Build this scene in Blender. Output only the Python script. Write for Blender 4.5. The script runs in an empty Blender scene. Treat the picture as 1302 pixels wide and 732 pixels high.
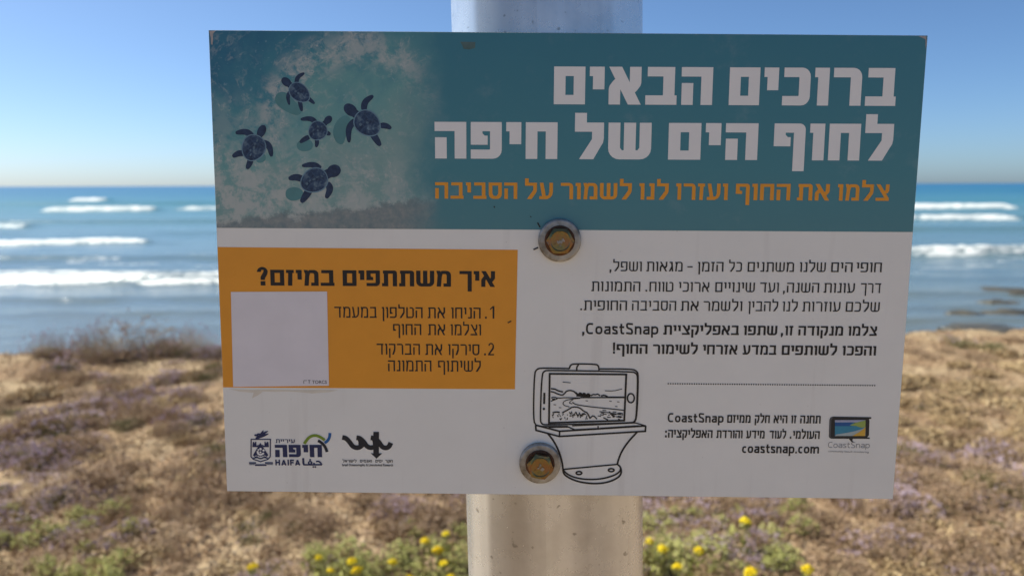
import bpy, math, random
import numpy as np
from mathutils import Matrix, Vector
from mathutils.geometry import tessellate_polygon
R_ = math.radians
scene = bpy.context.scene
col = scene.collection
random.seed(7)
rng = np.random.default_rng(11)

# ------------------------------------------------------------------ camera
CAM_Z = 1.42
Cx = Vector((0.999993908, -0.000458641, -0.003460389))
Cd = Vector((-0.003490651, -0.131390541, -0.991324539))     # image down
Cf = Vector((0.0, 0.991330578, -0.131391341))                # view direction
cam_d = bpy.data.cameras.new("camera")
cam = bpy.data.objects.new("camera", cam_d)
col.objects.link(cam)
M = Matrix.Identity(4)
for i in range(3):
    M[i][0] = Cx[i]; M[i][1] = -Cd[i]; M[i][2] = -Cf[i]
M[2][3] = CAM_Z
cam.matrix_world = M
cam_d.sensor_width = 36.0
cam_d.lens = 36.0 * 988.0 / 1302.0
cam_d.clip_start = 0.02
cam_d.clip_end = 60000.0
cam_d.dof.use_dof = True
cam_d.dof.focus_distance = 0.468
cam_d.dof.aperture_fstop = 8.2
scene.camera = cam

# ------------------------------------------------------------------ sky, sun, exposure
SUN_EL, SUN_AZ = 47.0, 62.0            # azimuth: degrees to the left of the view (towards the sea)
world = bpy.data.worlds.new("World")
scene.world = world
world.use_nodes = True
wn = world.node_tree
bg = wn.nodes["Background"]
sky = wn.nodes.new("ShaderNodeTexSky")
sky.sky_type = 'NISHITA'
sky.sun_disc = False
sky.sun_elevation = R_(SUN_EL)
sky.sun_rotation = R_(-SUN_AZ)
sky.air_density = 0.62
sky.dust_density = 0.8
sky.ozone_density = 7.5
wn.links.new(sky.outputs[0], bg.inputs[0])
bg.inputs[1].default_value = 0.078
sun_d = bpy.data.lights.new("sun", 'SUN')
sun_d.energy = 4.7
sun_d.angle = R_(0.5)
sun_d.color = (1.0, 0.95, 0.87)
sun = bpy.data.objects.new("sun", sun_d)
col.objects.link(sun)
sd = Vector((-math.sin(R_(SUN_AZ)) * math.cos(R_(SUN_EL)), math.cos(R_(SUN_AZ)) * math.cos(R_(SUN_EL)), math.sin(R_(SUN_EL))))
sun.rotation_euler = (-sd).to_track_quat('-Z', 'Y').to_euler()
sun.location = (-3, 2, 6)
vs = scene.view_settings
vs.view_transform = 'Standard'
vs.look = 'None'
vs.exposure = 0.88
vs.gamma = 1.0
vs.use_curve_mapping = False
vs.use_white_balance = True          # the phone's automatic white balance: a touch less magenta
vs.white_balance_temperature = 6500
vs.white_balance_tint = 3.0
scene.cycles.max_bounces = 6
scene.cycles.sample_clamp_indirect = 6.0

# ------------------------------------------------------------------ object helpers
def thing(name, label, cat, loc=(0, 0, 0), group=None):
    o = bpy.data.objects.new(name, None)
    o.empty_display_size = 0.05
    col.objects.link(o)
    o.location = loc
    o["label"] = label; o["category"] = cat
    if group: o["group"] = group
    return o

def mesh_obj(name, verts, faces, mat, parent=None, smooth=False):
    me = bpy.data.meshes.new(name)
    me.from_pydata([tuple(v) for v in verts], [], [tuple(f) for f in faces])
    me.update()
    if smooth:
        me.polygons.foreach_set("use_smooth", [True] * len(me.polygons))
    o = bpy.data.objects.new(name, me)
    col.objects.link(o)
    if mat: me.materials.append(mat)
    if parent: o.parent = parent
    return o

def copy_tree(root):
    r = root.copy(); col.objects.link(r)
    for ch in root.children:
        c = ch.copy(); col.objects.link(c); c.parent = r
    return r

# ------------------------------------------------------------------ node helpers
class NT:
    def __init__(s, name):
        s.m = bpy.data.materials.new(name); s.m.use_nodes = True
        s.t = s.m.node_tree; s.b = s.t.nodes["Principled BSDF"]
    def n(s, typ, **kw):
        x = s.t.nodes.new(typ)
        for k, v in kw.items(): setattr(x, k, v)
        return x
    def put(s, sock, v):
        if hasattr(v, "node"): s.t.links.new(v, sock)
        else: sock.default_value = v
    def noise(s, vec, scale, detail=4.0, rough=0.55, dist=0.0):
        x = s.n("ShaderNodeTexNoise"); s.put(x.inputs["Vector"], vec)
        x.inputs["Scale"].default_value = scale; x.inputs["Detail"].default_value = detail
        x.inputs["Roughness"].default_value = rough; x.inputs["Distortion"].default_value = dist
        return x.outputs["Fac"]
    def ramp(s, fac, *stops):
        x = s.n("ShaderNodeValToRGB"); s.put(x.inputs[0], fac)
        e = x.color_ramp.elements
        while len(e) < len(stops): e.new(0.5)
        for i, (p, c) in enumerate(stops):
            e[i].position = p; e[i].color = (c[0], c[1], c[2], 1) if hasattr(c, "__len__") else (c, c, c, 1)
        return x.outputs[0]
    def math(s, op, a, b=0.0, c=None):
        x = s.n("ShaderNodeMath", operation=op); s.put(x.inputs[0], a); s.put(x.inputs[1], b)
        if c is not None: s.put(x.inputs[2], c)
        return x.outputs[0]
    def mix(s, f, a, b):
        x = s.n("ShaderNodeMix", data_type='RGBA'); s.put(x.inputs[0], f)
        for sock, v in ((x.inputs[6], a), (x.inputs[7], b)):
            s.put(sock, v if hasattr(v, "node") else (v[0], v[1], v[2], 1))
        return x.outputs[2]
    def maprange(s, v, a, b, c=0.0, d=1.0, smooth=True):
        x = s.n("ShaderNodeMapRange"); x.interpolation_type = 'SMOOTHSTEP' if smooth else 'LINEAR'
        s.put(x.inputs[0], v)
        for i, q in enumerate((a, b, c, d)): x.inputs[i + 1].default_value = q
        return x.outputs[0]
    def obj(s): return s.n("ShaderNodeTexCoord").outputs["Object"]
    def pos(s): return s.n("ShaderNodeNewGeometry").outputs["Position"]
    def xyz(s, v):
        x = s.n("ShaderNodeSeparateXYZ"); s.put(x.inputs[0], v); return x.outputs
    def scale(s, v, sc):
        x = s.n("ShaderNodeMapping"); s.put(x.inputs[0], v); x.inputs["Scale"].default_value = sc; return x.outputs[0]
    def bump(s, h, strength, dist):
        x = s.n("ShaderNodeBump"); s.put(x.inputs["Height"], h)
        x.inputs["Strength"].default_value = strength; x.inputs["Distance"].default_value = dist
        s.t.links.new(x.outputs[0], s.b.inputs["Normal"])
    def set(s, color=None, rough=None, metal=None, spec=None):
        for k, v in (("Base Color", color), ("Roughness", rough), ("Metallic", metal), ("Specular IOR Level", spec)):
            if v is None: continue
            if k == "Base Color" and not hasattr(v, "node"): v = (v[0], v[1], v[2], 1)
            s.put(s.b.inputs[k], v)
        return s.m

def print_mat(name, c, rough=0.42, var=0.05):
    t = NT(name)
    n = t.noise(t.obj(), 60.0, 5.0)
    lo = tuple(x * (1 - var) for x in c); hi = tuple(min(1, x * (1 + var)) for x in c)
    return t.set(t.ramp(n, (0.3, lo), (0.7, hi)), rough, spec=0.35)

def island_mat(name, stops, rough=0.75, transl=0.0):
    t = NT(name)
    g = t.n("ShaderNodeNewGeometry")
    r = t.n("ShaderNodeObjectInfo").outputs["Random"]
    f = t.math('FRACT', t.math('ADD', g.outputs["Random Per Island"], t.math('MULTIPLY', r, 0.35)))
    f = t.math('MINIMUM', t.math('ADD', t.math('MULTIPLY', g.outputs["Random Per Island"], 0.75), t.math('MULTIPLY', r, 0.25)), 1.0)
    t.set(t.ramp(f, *stops), rough, spec=0.2)
    if transl:
        t.b.inputs["Transmission Weight"].default_value = 0.0
        t.b.inputs["Subsurface Weight"].default_value = 0.0
    return t.m

# ------------------------------------------------------------------ numeric noise for terrain and sea
def _hash(ix, iy, seed):
    h = (ix.astype(np.int64) * 374761393 + iy.astype(np.int64) * 668265263 + seed * 974711) & 0xffffffff
    h = ((h ^ (h >> 13)) * 1274126177) & 0xffffffff
    return ((h ^ (h >> 16)) & 0xffff) / 65535.0
def vnoise(x, y, seed=0):
    ix = np.floor(x); iy = np.floor(y); fx = x - ix; fy = y - iy
    fx = fx * fx * (3 - 2 * fx); fy = fy * fy * (3 - 2 * fy)
    a = _hash(ix, iy, seed); b = _hash(ix + 1, iy, seed); c = _hash(ix, iy + 1, seed); d = _hash(ix + 1, iy + 1, seed)
    return (a * (1 - fx) + b * fx) * (1 - fy) + (c * (1 - fx) + d * fx) * fy
def fbm(x, y, seed=0, octv=4):
    s = 0; a = 0.5
    for k in range(octv):
        s = s + a * vnoise(x * 2 ** k, y * 2 ** k, seed + k); a *= 0.5
    return s

# ------------------------------------------------------------------ terrain
def edge_y(x):
    return 7.02 + 0.108 * np.clip(x, -40, 40) + 0.5 * (fbm(x * 0.9 + 9, x * 0 + 3.3, 5, 3) - 0.45) + 0.25 * (vnoise(x * 4, x * 0 + 1, 8) - 0.5)
def ground_z(x, y):
    x = np.asarray(x, float); y = np.asarray(y, float)
    near = 0.10 * (fbm(x * 0.8, y * 0.8, 21, 3) - 0.44) + 0.055 * (fbm(x * 4, y * 4, 31, 3) - 0.44) + 0.02 * (fbm(x * 17, y * 17, 41, 2) - 0.38)
    e = y - edge_y(x)
    drop = np.where(e > 0, -np.minimum(e * 0.75, 3.0 + 0.03 * e), 0.0)
    swell = np.where(y < -4, np.minimum((-4 - y) * 0.02, 1.5) * fbm(x * 0.08, y * 0.08, 51, 3), 0)
    return near + drop + swell
def steps(*seg):
    out = []
    for a, b, d in seg:
        out.extend(np.arange(a, b, d).tolist())
    out.append(seg[-1][1]); return np.array(out)
gx = steps((-400, -60, 20), (-60, -12, 2), (-12, -6, 0.3), (-6, 6, 0.032), (6, 12, 0.3), (12, 60, 2), (60, 400, 20))
gy = steps((-400, -40, 15), (-40, -4, 1.2), (-4, 2.3, 0.12), (2.3, 8.6, 0.028), (8.6, 16, 0.2), (16, 60, 4))
def grid_faces(nx, ny):
    i = np.arange(nx - 1)[None, :] + nx * np.arange(ny - 1)[:, None]
    i = i.ravel()
    return np.stack([i, i + 1, i + 1 + nx, i + nx], 1)
GX, GY = np.meshgrid(gx, gy)
GZ = ground_z(GX, GY)
t = NT("sandy_soil")
p = t.pos()
n1 = t.noise(p, 1.6, 6, 0.6); n2 = t.noise(p, 14.0, 5, 0.65); n3 = t.noise(p, 90.0, 3, 0.6)
c = t.ramp(n2, (0.25, (0.22, 0.15, 0.085)), (0.5, (0.36, 0.26, 0.155)), (0.8, (0.47, 0.37, 0.24)))
c2 = t.ramp(n2, (0.25, (0.15, 0.09, 0.05)), (0.75, (0.34, 0.225, 0.13)))
c = t.mix(t.maprange(n1, 0.36, 0.60), c, c2)
c = t.mix(t.maprange(n3, 0.55, 0.75, 0, 0.6), c, (0.52, 0.43, 0.31))
t.bump(t.math('ADD', t.math('MULTIPLY', n2, 0.7), t.math('MULTIPLY', n3, 0.3)), 0.9, 0.03)
ground = mesh_obj("ground", np.stack([GX.ravel(), GY.ravel(), GZ.ravel()], 1), grid_faces(len(gx), len(gy)), t.set(c, 0.95, spec=0.15), smooth=True)
ground["kind"] = "structure"

# ------------------------------------------------------------------ sea with breaking waves
SEA = -3.0
EYE = CAM_Z - SEA
def sea_d(py): return EYE / math.tan(math.atan((py - 366.0) / 988.0) + R_(7.55))
rows = [9.0]
while rows[-1] < 320: rows.append(rows[-1] * 1.0042)
while rows[-1] < 40000: rows.append(rows[-1] * 1.03)
rows = np.array(rows); tt = np.linspace(-1, 1, 340)
SY = np.repeat(rows[:, None], len(tt), 1)
SX = tt[None, :] * (SY * 1.1 + 14) + np.sign(tt[None, :]) * np.abs(tt[None, :]) ** 9 * (SY * 3.0 + 350)
Z = np.zeros_like(SX); FO = np.zeros_like(SX)
fade = np.clip(1 - SY / 500, 0.0, 1)
Z += 0.35 * (fbm(SX * 0.02, SY * 0.09, 61, 3) - 0.44) * fade + 0.20 * (fbm(SX * 0.25, SY * 0.6, 71, 4) - 0.44) * fade
# (distance, x from, x to, height, foam strength, thickness)
def wx(px, d): return (px - 651.0) / 988.0 * d
waves = []
def wave(py, x0, x1, h, foam, th):
    d = sea_d(py); waves.append((d, wx(x0, d), wx(x1, d), h, foam, th))
wave(356, -200, 310, 0.36, 1.25, 1.7)
wave(362, 170, 300, 0.2, 1.0, 0.7)
wave(346, -100, 300, 0.12, 0.75, 0.9)
wave(309, -60, 185, 0.34, 1.0, 1.5)
wave(288, -60, 40, 0.5, 1.0, 2.6)
wave(268, 66, 202, 0.85, 1.15, 4.2)
wave(266, 232, 560, 0.75, 1.05, 3.6)
wave(254, 100, 142, 1.0, 1.0, 6.0)
wave(325, 1150, 1420, 0.4, 1.0, 1.9)
wave(282, 1120, 1300, 0.55, 1.0, 3.0)
wave(268, 1120, 1283, 0.9, 1.15, 4.6)
wave(245, 1232, 1400, 1.2, 1.0, 8.0)
wave(300, 330, 900, 0.4, 0.9, 1.8)
wave(272, 600, 1000, 0.8, 1.0, 4.0)
# unbroken swells
for py, h in ((259, 0.8), (281, 0.5), (296, 0.4), (326, 0.32), (378, 0.14), (396, 0.12), (412, 0.1)):
    d = sea_d(py); yc = d + 2.0 * (fbm(SX * 0.03, SX * 0 + py, 83, 2) - 0.4) * d / 60 + SX * 0.02
    w = d * 0.018 + 0.25; q = (SY - yc) / w
    Z += h * np.where(q < 0, np.exp(-(q * 1.6) ** 2), np.exp(-(q / 2.0) ** 2)) * np.clip(0.25 + 1.3 * fbm(SX * 0.05, SX * 0 + py, 87, 2), 0, 1)
for k, (d, xa, xb, h, foam, th) in enumerate(waves):
    yc = d + 2.6 * (fbm(SX * 6 / d, SX * 0 + k * 7.7, 91, 3) - 0.44) * d / 40
    sw = max(0.06 * (xb - xa), 0.6)
    mk = 1 / (1 + np.exp(-(SX - xa) / sw * 2.5)) / (1 + np.exp((SX - xb) / sw * 2.5))
    w = th * 0.5; q = (SY - yc) / w
    prof = np.where(q < 0, np.exp(-(q * 1.3) ** 2), np.exp(-(q / 2.5) ** 2))
    rag = fbm(SX * 9 / th, SY * 9 / th, 95 + k, 4)
    Z += h * prof * (0.12 + 0.88 * mk) * (0.8 + 0.4 * rag)
    fr = np.exp(-np.abs((q + 0.35) / (0.55 + 1.0 * fbm(SX * 20 / d, SX * 0 + k, 150 + k, 3))) ** 2.5)
    trail = np.where(q > 0, np.exp(-q / 4.0), 0) * 0.35
    lat = np.clip(0.35 + 1.5 * fbm(SX * 14 / d, SY * 0 + k * 3.1, 140 + k, 4), 0.2, 1.15)
    FO = np.maximum(FO, foam * mk * (fr * lat * (0.25 + 1.25 * rag) + trail * rag))
    Z += 0.12 * th * 0.25 * (rag - 0.45) * fr * mk
# loose foam floating in the shallows
lace = fbm(SX * 0.35, SY * 0.9, 120, 4)
FO = np.maximum(FO, np.clip((lace - 0.51) * 4.5, 0, 0.58) * np.exp(-((SY - 42) / 16.0) ** 2))
t = NT("sea_water")
p = t.pos(); px_, py_, pz_ = t.xyz(p)
at = t.n("ShaderNodeAttribute"); at.attribute_name = "foam"
depth = t.math('LOGARITHM', py_, 10.0)
body = t.ramp(t.maprange(depth, 1.2, 3.4, 0, 1, False), (0.0, (0.13, 0.14, 0.13)), (0.18, (0.10, 0.15, 0.175)), (0.36, (0.085, 0.18, 0.225)), (0.50, (0.05, 0.165, 0.225)), (0.66, (0.022, 0.12, 0.215)), (1.0, (0.012, 0.10, 0.22)))
wv = t.scale(p, (0.5, 1.6, 1.0))
fn = t.noise(t.scale(p, (1.0, 2.0, 1.0)), 2.2, 5, 0.65)
fm = t.maprange(t.math('ADD', at.outputs["Fac"], t.math('MULTIPLY', t.math('SUBTRACT', fn, 0.5), 1.3)), 0.34, 1.1)
patch = t.noise(t.scale(p, (0.25, 0.6, 1.0)), 0.35, 3, 0.5)
body = t.mix(t.maprange(patch, 0.5, 0.75, 0, 0.5), body, t.ramp(t.maprange(depth, 1.2, 2.6, 0, 1, False), (0.0, (0.16, 0.15, 0.12)), (1.0, (0.04, 0.18, 0.20))))
cc = t.mix(fm, body, (0.70, 0.70, 0.685))
t.bump(t.math('ADD', t.noise(wv, 0.9, 5, 0.6), t.math('MULTIPLY', fm, 0.2)), 0.42, 0.35)
m_sea = t.set(cc, t.math('ADD', t.math('MULTIPLY', fm, 0.55), t.maprange(depth, 1.5, 2.3, 0.14, 0.34)), spec=t.maprange(depth, 1.5, 2.25, 0.5, 0.16))
sea = mesh_obj("sea", np.stack([SX.ravel(), SY.ravel(), Z.ravel() + SEA], 1), grid_faces(len(tt), len(rows)), m_sea, smooth=True)
sea["kind"] = "structure"
fa = sea.data.attributes.new("foam", 'FLOAT', 'POINT')
fa.data.foreach_set("value", FO.ravel().astype(np.float32))

# ------------------------------------------------------------------ pixel of the survey photo -> point on the ground / at a height
def on_ground(px, py, h=0.0):
    d = Cx * ((px - 651.0) / 988.0) + Cd * ((py - 366.0) / 988.0) + Cf
    x = y = 0.0; z = 0.0
    for _ in range(6):
        k = (z + h - CAM_Z) / d[2]; x, y = d[0] * k, d[1] * k
        z = float(ground_z(np.array([x]), np.array([y]))[0]) if y < 8.5 else 0.0
    return x, y, z

# ------------------------------------------------------------------ post
POST_R = 0.0633
pd = Vector((-0.01860559, 0.00252656, 1.0)).normalized()
pc = Vector((0.0268, 0.5375, 1.36))
gz0 = float(ground_z(np.array([0.05]), np.array([0.53]))[0])
base = pc + pd * ((gz0 - 0.05 - pc.z) / pd.z)
post = thing("metal_post", "round bare galvanised steel post standing behind the sign", "post", base)
post.rotation_mode = 'QUATERNION'
post.rotation_quaternion = pd.to_track_quat('Z', 'Y')
t = NT("galvanised_steel")
o = t.obj()
streak = t.noise(t.scale(o, (1.0, 1.0, 0.04)), 55.0, 4, 0.6)
streak2 = t.noise(t.scale(o, (1.0, 1.0, 0.02)), 14.0, 3, 0.5)
blot = t.noise(o, 38.0, 6, 0.65)
speck = t.noise(o, 210.0, 2, 0.5)
cc = t.ramp(t.math('ADD', t.math('MULTIPLY', streak2, 0.55), t.math('ADD', t.math('MULTIPLY', streak, 0.2), t.math('MULTIPLY', blot, 0.25))), (0.37, (0.40, 0.40, 0.395)), (0.46, (0.57, 0.575, 0.575)), (0.54, (0.69, 0.70, 0.70)), (0.62, (0.78, 0.79, 0.79)))
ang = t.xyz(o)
# dark reflections painted into the steel colour, one in front, one at the side
def reflect_band(c0, wdt):
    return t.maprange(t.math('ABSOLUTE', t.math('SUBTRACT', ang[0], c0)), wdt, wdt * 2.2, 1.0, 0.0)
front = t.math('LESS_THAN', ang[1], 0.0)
st = t.math('MULTIPLY', t.math('ADD', reflect_band(0.001, 0.0055), t.math('MULTIPLY', reflect_band(0.056, 0.004), 0.9)), front)
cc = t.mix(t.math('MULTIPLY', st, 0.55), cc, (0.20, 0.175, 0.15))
cc = t.mix(t.maprange(speck, 0.68, 0.74, 0, 0.55), cc, (0.13, 0.12, 0.10))
t.bump(t.math('ADD', streak, t.math('MULTIPLY', blot, 0.5)), 0.05, 0.002)
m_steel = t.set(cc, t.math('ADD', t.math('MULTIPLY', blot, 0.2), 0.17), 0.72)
def lathe(profile, n=64):
    v = []; f = []
    for r, z in profile:
        for k in range(n):
            a = 2 * math.pi * k / n; v.append((r * math.cos(a), r * math.sin(a), z))
    for j in range(len(profile) - 1):
        for k in range(n):
            f.append((j * n + k, j * n + (k + 1) % n, (j + 1) * n + (k + 1) % n, (j + 1) * n + k))
    return v, f
def close(v, f, n=64, top=True, bottom=True):
    L = len(v)
    if bottom: f.append(tuple(reversed(range(n))))
    if top: f.append(tuple(range(L - n, L)))
    return v, f
L_ = 2.35
v, f = lathe([(POST_R, 0), (POST_R, L_ * .25), (POST_R, L_ * .5), (POST_R, L_ * .75), (POST_R, L_)], 128)
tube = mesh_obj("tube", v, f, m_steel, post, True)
v, f = close(*lathe([(POST_R + 0.0015, L_ - 0.03), (POST_R + 0.0015, L_ + 0.004), (POST_R - 0.004, L_ + 0.012), (0.02, L_ + 0.018)], 64), 64)
NT_cap = NT("black_plastic"); mesh_obj("end_cap", v, f, NT_cap.set(NT_cap.ramp(NT_cap.noise(NT_cap.obj(), 40), (0.3, (0.02, 0.02, 0.02)), (0.7, (0.035, 0.035, 0.035))), 0.5), post, True)

# ------------------------------------------------------------------ the sign: local X right, Y up, Z towards the reader
SW, SH = 0.42, 0.28174
sx = Vector((0.99988507, -0.00887195, -0.01229375))
sdn = Vector((-0.01231419, -0.00225292, -0.99992164))
sn = Vector((0.00884356, 0.99995811, -0.00236192))
SC = Vector((0.03088749, 0.46924593, 1.36695352))
SM = Matrix.Identity(4)
for i in range(3):
    SM[i][0] = sx[i]; SM[i][1] = -sdn[i]; SM[i][2] = -sn[i]; SM[i][3] = SC[i]
sign = thing("information_sign", "rectangular white beach sign with teal header and Hebrew writing bolted to the post", "sign")
sign.matrix_world = SM
# plane homography from the four measured corners of the plate
def homog(src, dst):
    A = []; B = []
    for (x, y), (u, w) in zip(src, dst):
        A.append([x, y, 1, 0, 0, 0, -u * x, -u * y]); B.append(u)
        A.append([0, 0, 0, x, y, 1, -w * x, -w * y]); B.append(w)
    h = np.linalg.solve(np.array(A, float), np.array(B, float)); return np.append(h, 1).reshape(3, 3)
HM = homog([(263, 37), (1178, 47), (1137, 635), (291, 623)], [(-SW / 2, SH / 2), (SW / 2, SH / 2), (SW / 2, -SH / 2), (-SW / 2, -SH / 2)])
def P(x, y):
    q = HM @ np.array([x, y, 1.0]); return Vector((q[0] / q[2], q[1] / q[2]))

# ---- printing inks
INK = print_mat("black_ink", (0.016, 0.015, 0.015), 0.45)
WHITE = print_mat("white_vinyl", (0.83, 0.825, 0.79), 0.40, 0.02)
GOLD = print_mat("gold_ink", (0.80, 0.335, 0.03), 0.42, 0.03)
ORANGE = print_mat("orange_ink", (0.80, 0.335, 0.032), 0.42, 0.03)
NAVY = print_mat("navy_ink", (0.018, 0.028, 0.095), 0.45)
CHAR = print_mat("charcoal_ink", (0.012, 0.016, 0.026), 0.45)
GREEN = print_mat("green_ink", (0.20, 0.30, 0.03), 0.45)
BLUE = print_mat("blue_ink", (0.01, 0.12, 0.36), 0.45)
GREY = print_mat("grey_ink", (0.09, 0.09, 0.095), 0.45)
LGREY = print_mat("light_grey_ink", (0.22, 0.22, 0.225), 0.45)

# ---- flat shape builder in sign coordinates
class Sheet:
    def __init__(s): s.v = []; s.f = []
    def poly(s, outer, holes=(), z=0.0):
        loops = [[Vector((p[0], p[1], 0)) for p in outer]] + [[Vector((p[0], p[1], 0)) for p in h] for h in holes]
        b = len(s.v)
        for l in loops: s.v.extend((p.x, p.y, z) for p in l)
        for tr in tessellate_polygon(loops):
            a, bb, c_ = [s.v[b + i] for i in tr]
            ar = (bb[0] - a[0]) * (c_[1] - a[1]) - (bb[1] - a[1]) * (c_[0] - a[0])
            tr = tuple(b + i for i in tr)
            if abs(ar) < 1e-16: continue
            s.f.append(tr if ar > 0 else (tr[0], tr[2], tr[1]))
    def stroke(s, pts, w, z=0.0, taper=None, smooth=0, closed=False):
        pts = [Vector((p[0], p[1])) for p in pts]
        for _ in range(smooth):
            q = [pts[0]] if not closed else []
            n = len(pts)
            for i in range(n if closed else n - 1):
                a, b_ = pts[i], pts[(i + 1) % n]
                q += [a * 0.75 + b_ * 0.25, a * 0.25 + b_ * 0.75]
            if not closed: q.append(pts[-1])
            pts = q
        n = len(pts); b = len(s.v)
        for i, p_ in enumerate(pts):
            if closed: d0 = (p_ - pts[i - 1]); d1 = (pts[(i + 1) % n] - p_)
            else:
                d0 = p_ - pts[i - 1] if i else pts[1] - pts[0]
                d1 = pts[i + 1] - p_ if i < n - 1 else d0
            d0 = d0.normalized() if d0.length else Vector((1, 0)); d1 = d1.normalized() if d1.length else d0
            dd = (d0 + d1); dd = dd.normalized() if dd.length > 1e-6 else d0
            k = 1.0 / max(0.45, dd.dot(d0))
            ww = w * 0.5 * k * (taper(i / (n - 1)) if taper else 1.0)
            nn = Vector((-dd.y, dd.x)) * ww
            s.v.append((p_.x + nn.x, p_.y + nn.y, z)); s.v.append((p_.x - nn.x, p_.y - nn.y, z))
        for i in range(n if closed else n - 1):
            j = (i + 1) % n
            s.f.append((b + 2 * i + 1, b + 2 * j + 1, b + 2 * j, b + 2 * i))
    def disc(s, c_, rx, ry=None, z=0.0, n=28, rot=0.0):
        ry = ry or rx
        s.poly([(c_[0] + rx * math.cos(a) * math.cos(rot) - ry * math.sin(a) * math.sin(rot), c_[1] + rx * math.cos(a) * math.sin(rot) + ry * math.sin(a) * math.cos(rot)) for a in [2 * math.pi * k / n for k in range(n)]], z=z)
    def build(s, name, mat, parent=None):
        return mesh_obj(name, s.v, s.f, mat, parent or sign)

# ---- plate
bv = 0.0006
def plate():
    v = []; f = []
    hw, hh, th = SW / 2, SH / 2, 0.0032
    nxs = 40; 
    for (ins, z) in ((0, -th + 0.0003), (0, -0.00012), (0.00012, 0.0)):
        v += [(-hw + ins, -hh + ins, z), (hw - ins, -hh + ins, z), (hw - ins, hh - ins, z), (-hw + ins, hh - ins, z)]
    for j in (0, 1):
        for k in range(4):
            f.append((j * 4 + k, j * 4 + (k + 1) % 4, (j + 1) * 4 + (k + 1) % 4, (j + 1) * 4 + k))
    f.append((8, 9, 10, 11)); f.append((3, 2, 1, 0))
    return v, f
v, f = plate()
t = NT("plate_white")
o = t.obj(); ox, oy, oz = t.xyz(o)
dirt = t.noise(o, 22.0, 6, 0.6); fine = t.noise(o, 240.0, 3, 0.6)
c = t.ramp(dirt, (0.3, (0.80, 0.795, 0.735)), (0.7, (0.84, 0.835, 0.775)))
c = t.mix(t.maprange(fine, 0.70, 0.76, 0, 0.35), c, (0.35, 0.31, 0.26))
run = t.noise(t.scale(o, (1.0, 0.06, 1.0)), 70.0, 4, 0.6)
c = t.mix(t.maprange(run, 0.56, 0.72, 0, 0.22), c, (0.56, 0.53, 0.48))
side = t.math('LESS_THAN', oz, -0.00002)
c = t.mix(side, c, (0.055, 0.055, 0.06))
t.bump(t.noise(o, 9.0, 3, 0.5), 0.05, 0.004)
panel = mesh_obj("panel", v, f, t.set(c, 0.38, spec=0.4), sign)

# ---- teal header with the printed beach photograph
Z1, Z2, Z3, Z4, Z5 = 0.00010, 0.00020, 0.00030, 0.00040, 0.00050
s = Sheet()
e = 0.0002
hl = P(274.8, 288.5); hr = P(1160.5, 296.5)
s.poly([(-SW / 2 + e, hl.y), (SW / 2 - e, hr.y), (SW / 2 - e, SH / 2 - e), (-SW / 2 + e, SH / 2 - e)], z=Z1)
t = NT("header_print")
o = t.obj(); ox, oy, oz = t.xyz(o)
big = t.noise(o, 30.0, 8, 0.6, 0.25); med = t.noise(o, 85.0, 9, 0.72, 0.25); fine = t.noise(o, 210.0, 6, 0.7, 0.2)
teal = t.ramp(t.maprange(oy, 0.02, 0.14, 0, 1, False), (0.0, (0.092, 0.245, 0.275)), (0.35, (0.073, 0.245, 0.285)), (1.0, (0.052, 0.205, 0.27)))
# printed picture: deep water top left, foam sweeping round, wet sand below
diag = t.math('ADD', t.math('MULTIPLY', t.math('ADD', ox, 0.21), 4.2), t.math('MULTIPLY', t.math('SUBTRACT', 0.1408, oy), 7.6))     # 0 in the corner
dn = t.math('ADD', diag, t.math('MULTIPLY', t.math('SUBTRACT', big, 0.5), 0.9))
water = t.ramp(t.maprange(dn, 0.1, 0.9, 0, 1, False), (0.0, (0.035, 0.16, 0.255)), (0.35, (0.065, 0.245, 0.30)), (0.7, (0.16, 0.36, 0.35)), (1.0, (0.22, 0.37, 0.35)))
def sub(a, b): return t.math('SUBTRACT', a, b)
cx_ = P(452, 165)
rr = t.math('SQRT', t.math('ADD', t.math('POWER', t.math('MULTIPLY', sub(ox, cx_.x), 0.95), 2.0), t.math('POWER', sub(oy, cx_.y), 2.0)))
rr = t.math('ADD', rr, t.math('MULTIPLY', sub(big, 0.5), 0.035))
ring = t.maprange(t.math('ABSOLUTE', sub(rr, 0.047)), 0.001, 0.014, 1.0, 0.0)
upper = t.maprange(t.math('ADD', oy, t.math('MULTIPLY', ox, -0.1)), 0.085, 0.125)
low = t.maprange(t.math('ADD', oy, t.math('MULTIPLY', sub(big, 0.5), 0.05)), 0.085, 0.035)
left_low = t.math('MULTIPLY', t.maprange(oy, 0.115, 0.085), t.maprange(ox, -0.13, -0.19))
fo = t.math('ADD', t.math('MULTIPLY', ring, t.math('MULTIPLY', upper, 0.85)), t.math('MULTIPLY', low, 0.85))
fo = t.math('ADD', fo, t.math('MULTIPLY', left_low, 0.35))
fo = t.math('MINIMUM', fo, 1.0)
lace = t.maprange(t.math('ABSOLUTE', sub(t.noise(o, 48.0, 7, 0.62, 0.5), 0.5)), 0.0, 0.03, 1.0, 0.0)
foam = t.math('ADD', t.math('MULTIPLY', fo, t.maprange(med, 0.40, 0.58)), t.math('MULTIPLY', lace, t.math('MULTIPLY', t.math('ADD', t.math('MULTIPLY', fo, 0.5), 0.42), t.maprange(fine, 0.4, 0.65))))
foam = t.math('MINIMUM', foam, 1.0)
pic = t.mix(t.math('MULTIPLY', foam, 0.8), water, (0.50, 0.525, 0.49))
spark = t.maprange(t.noise(o, 330.0, 3, 0.6), 0.62, 0.74)
pic = t.mix(t.math('MULTIPLY', spark, 0.35), pic, (0.36, 0.50, 0.56))
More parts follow.
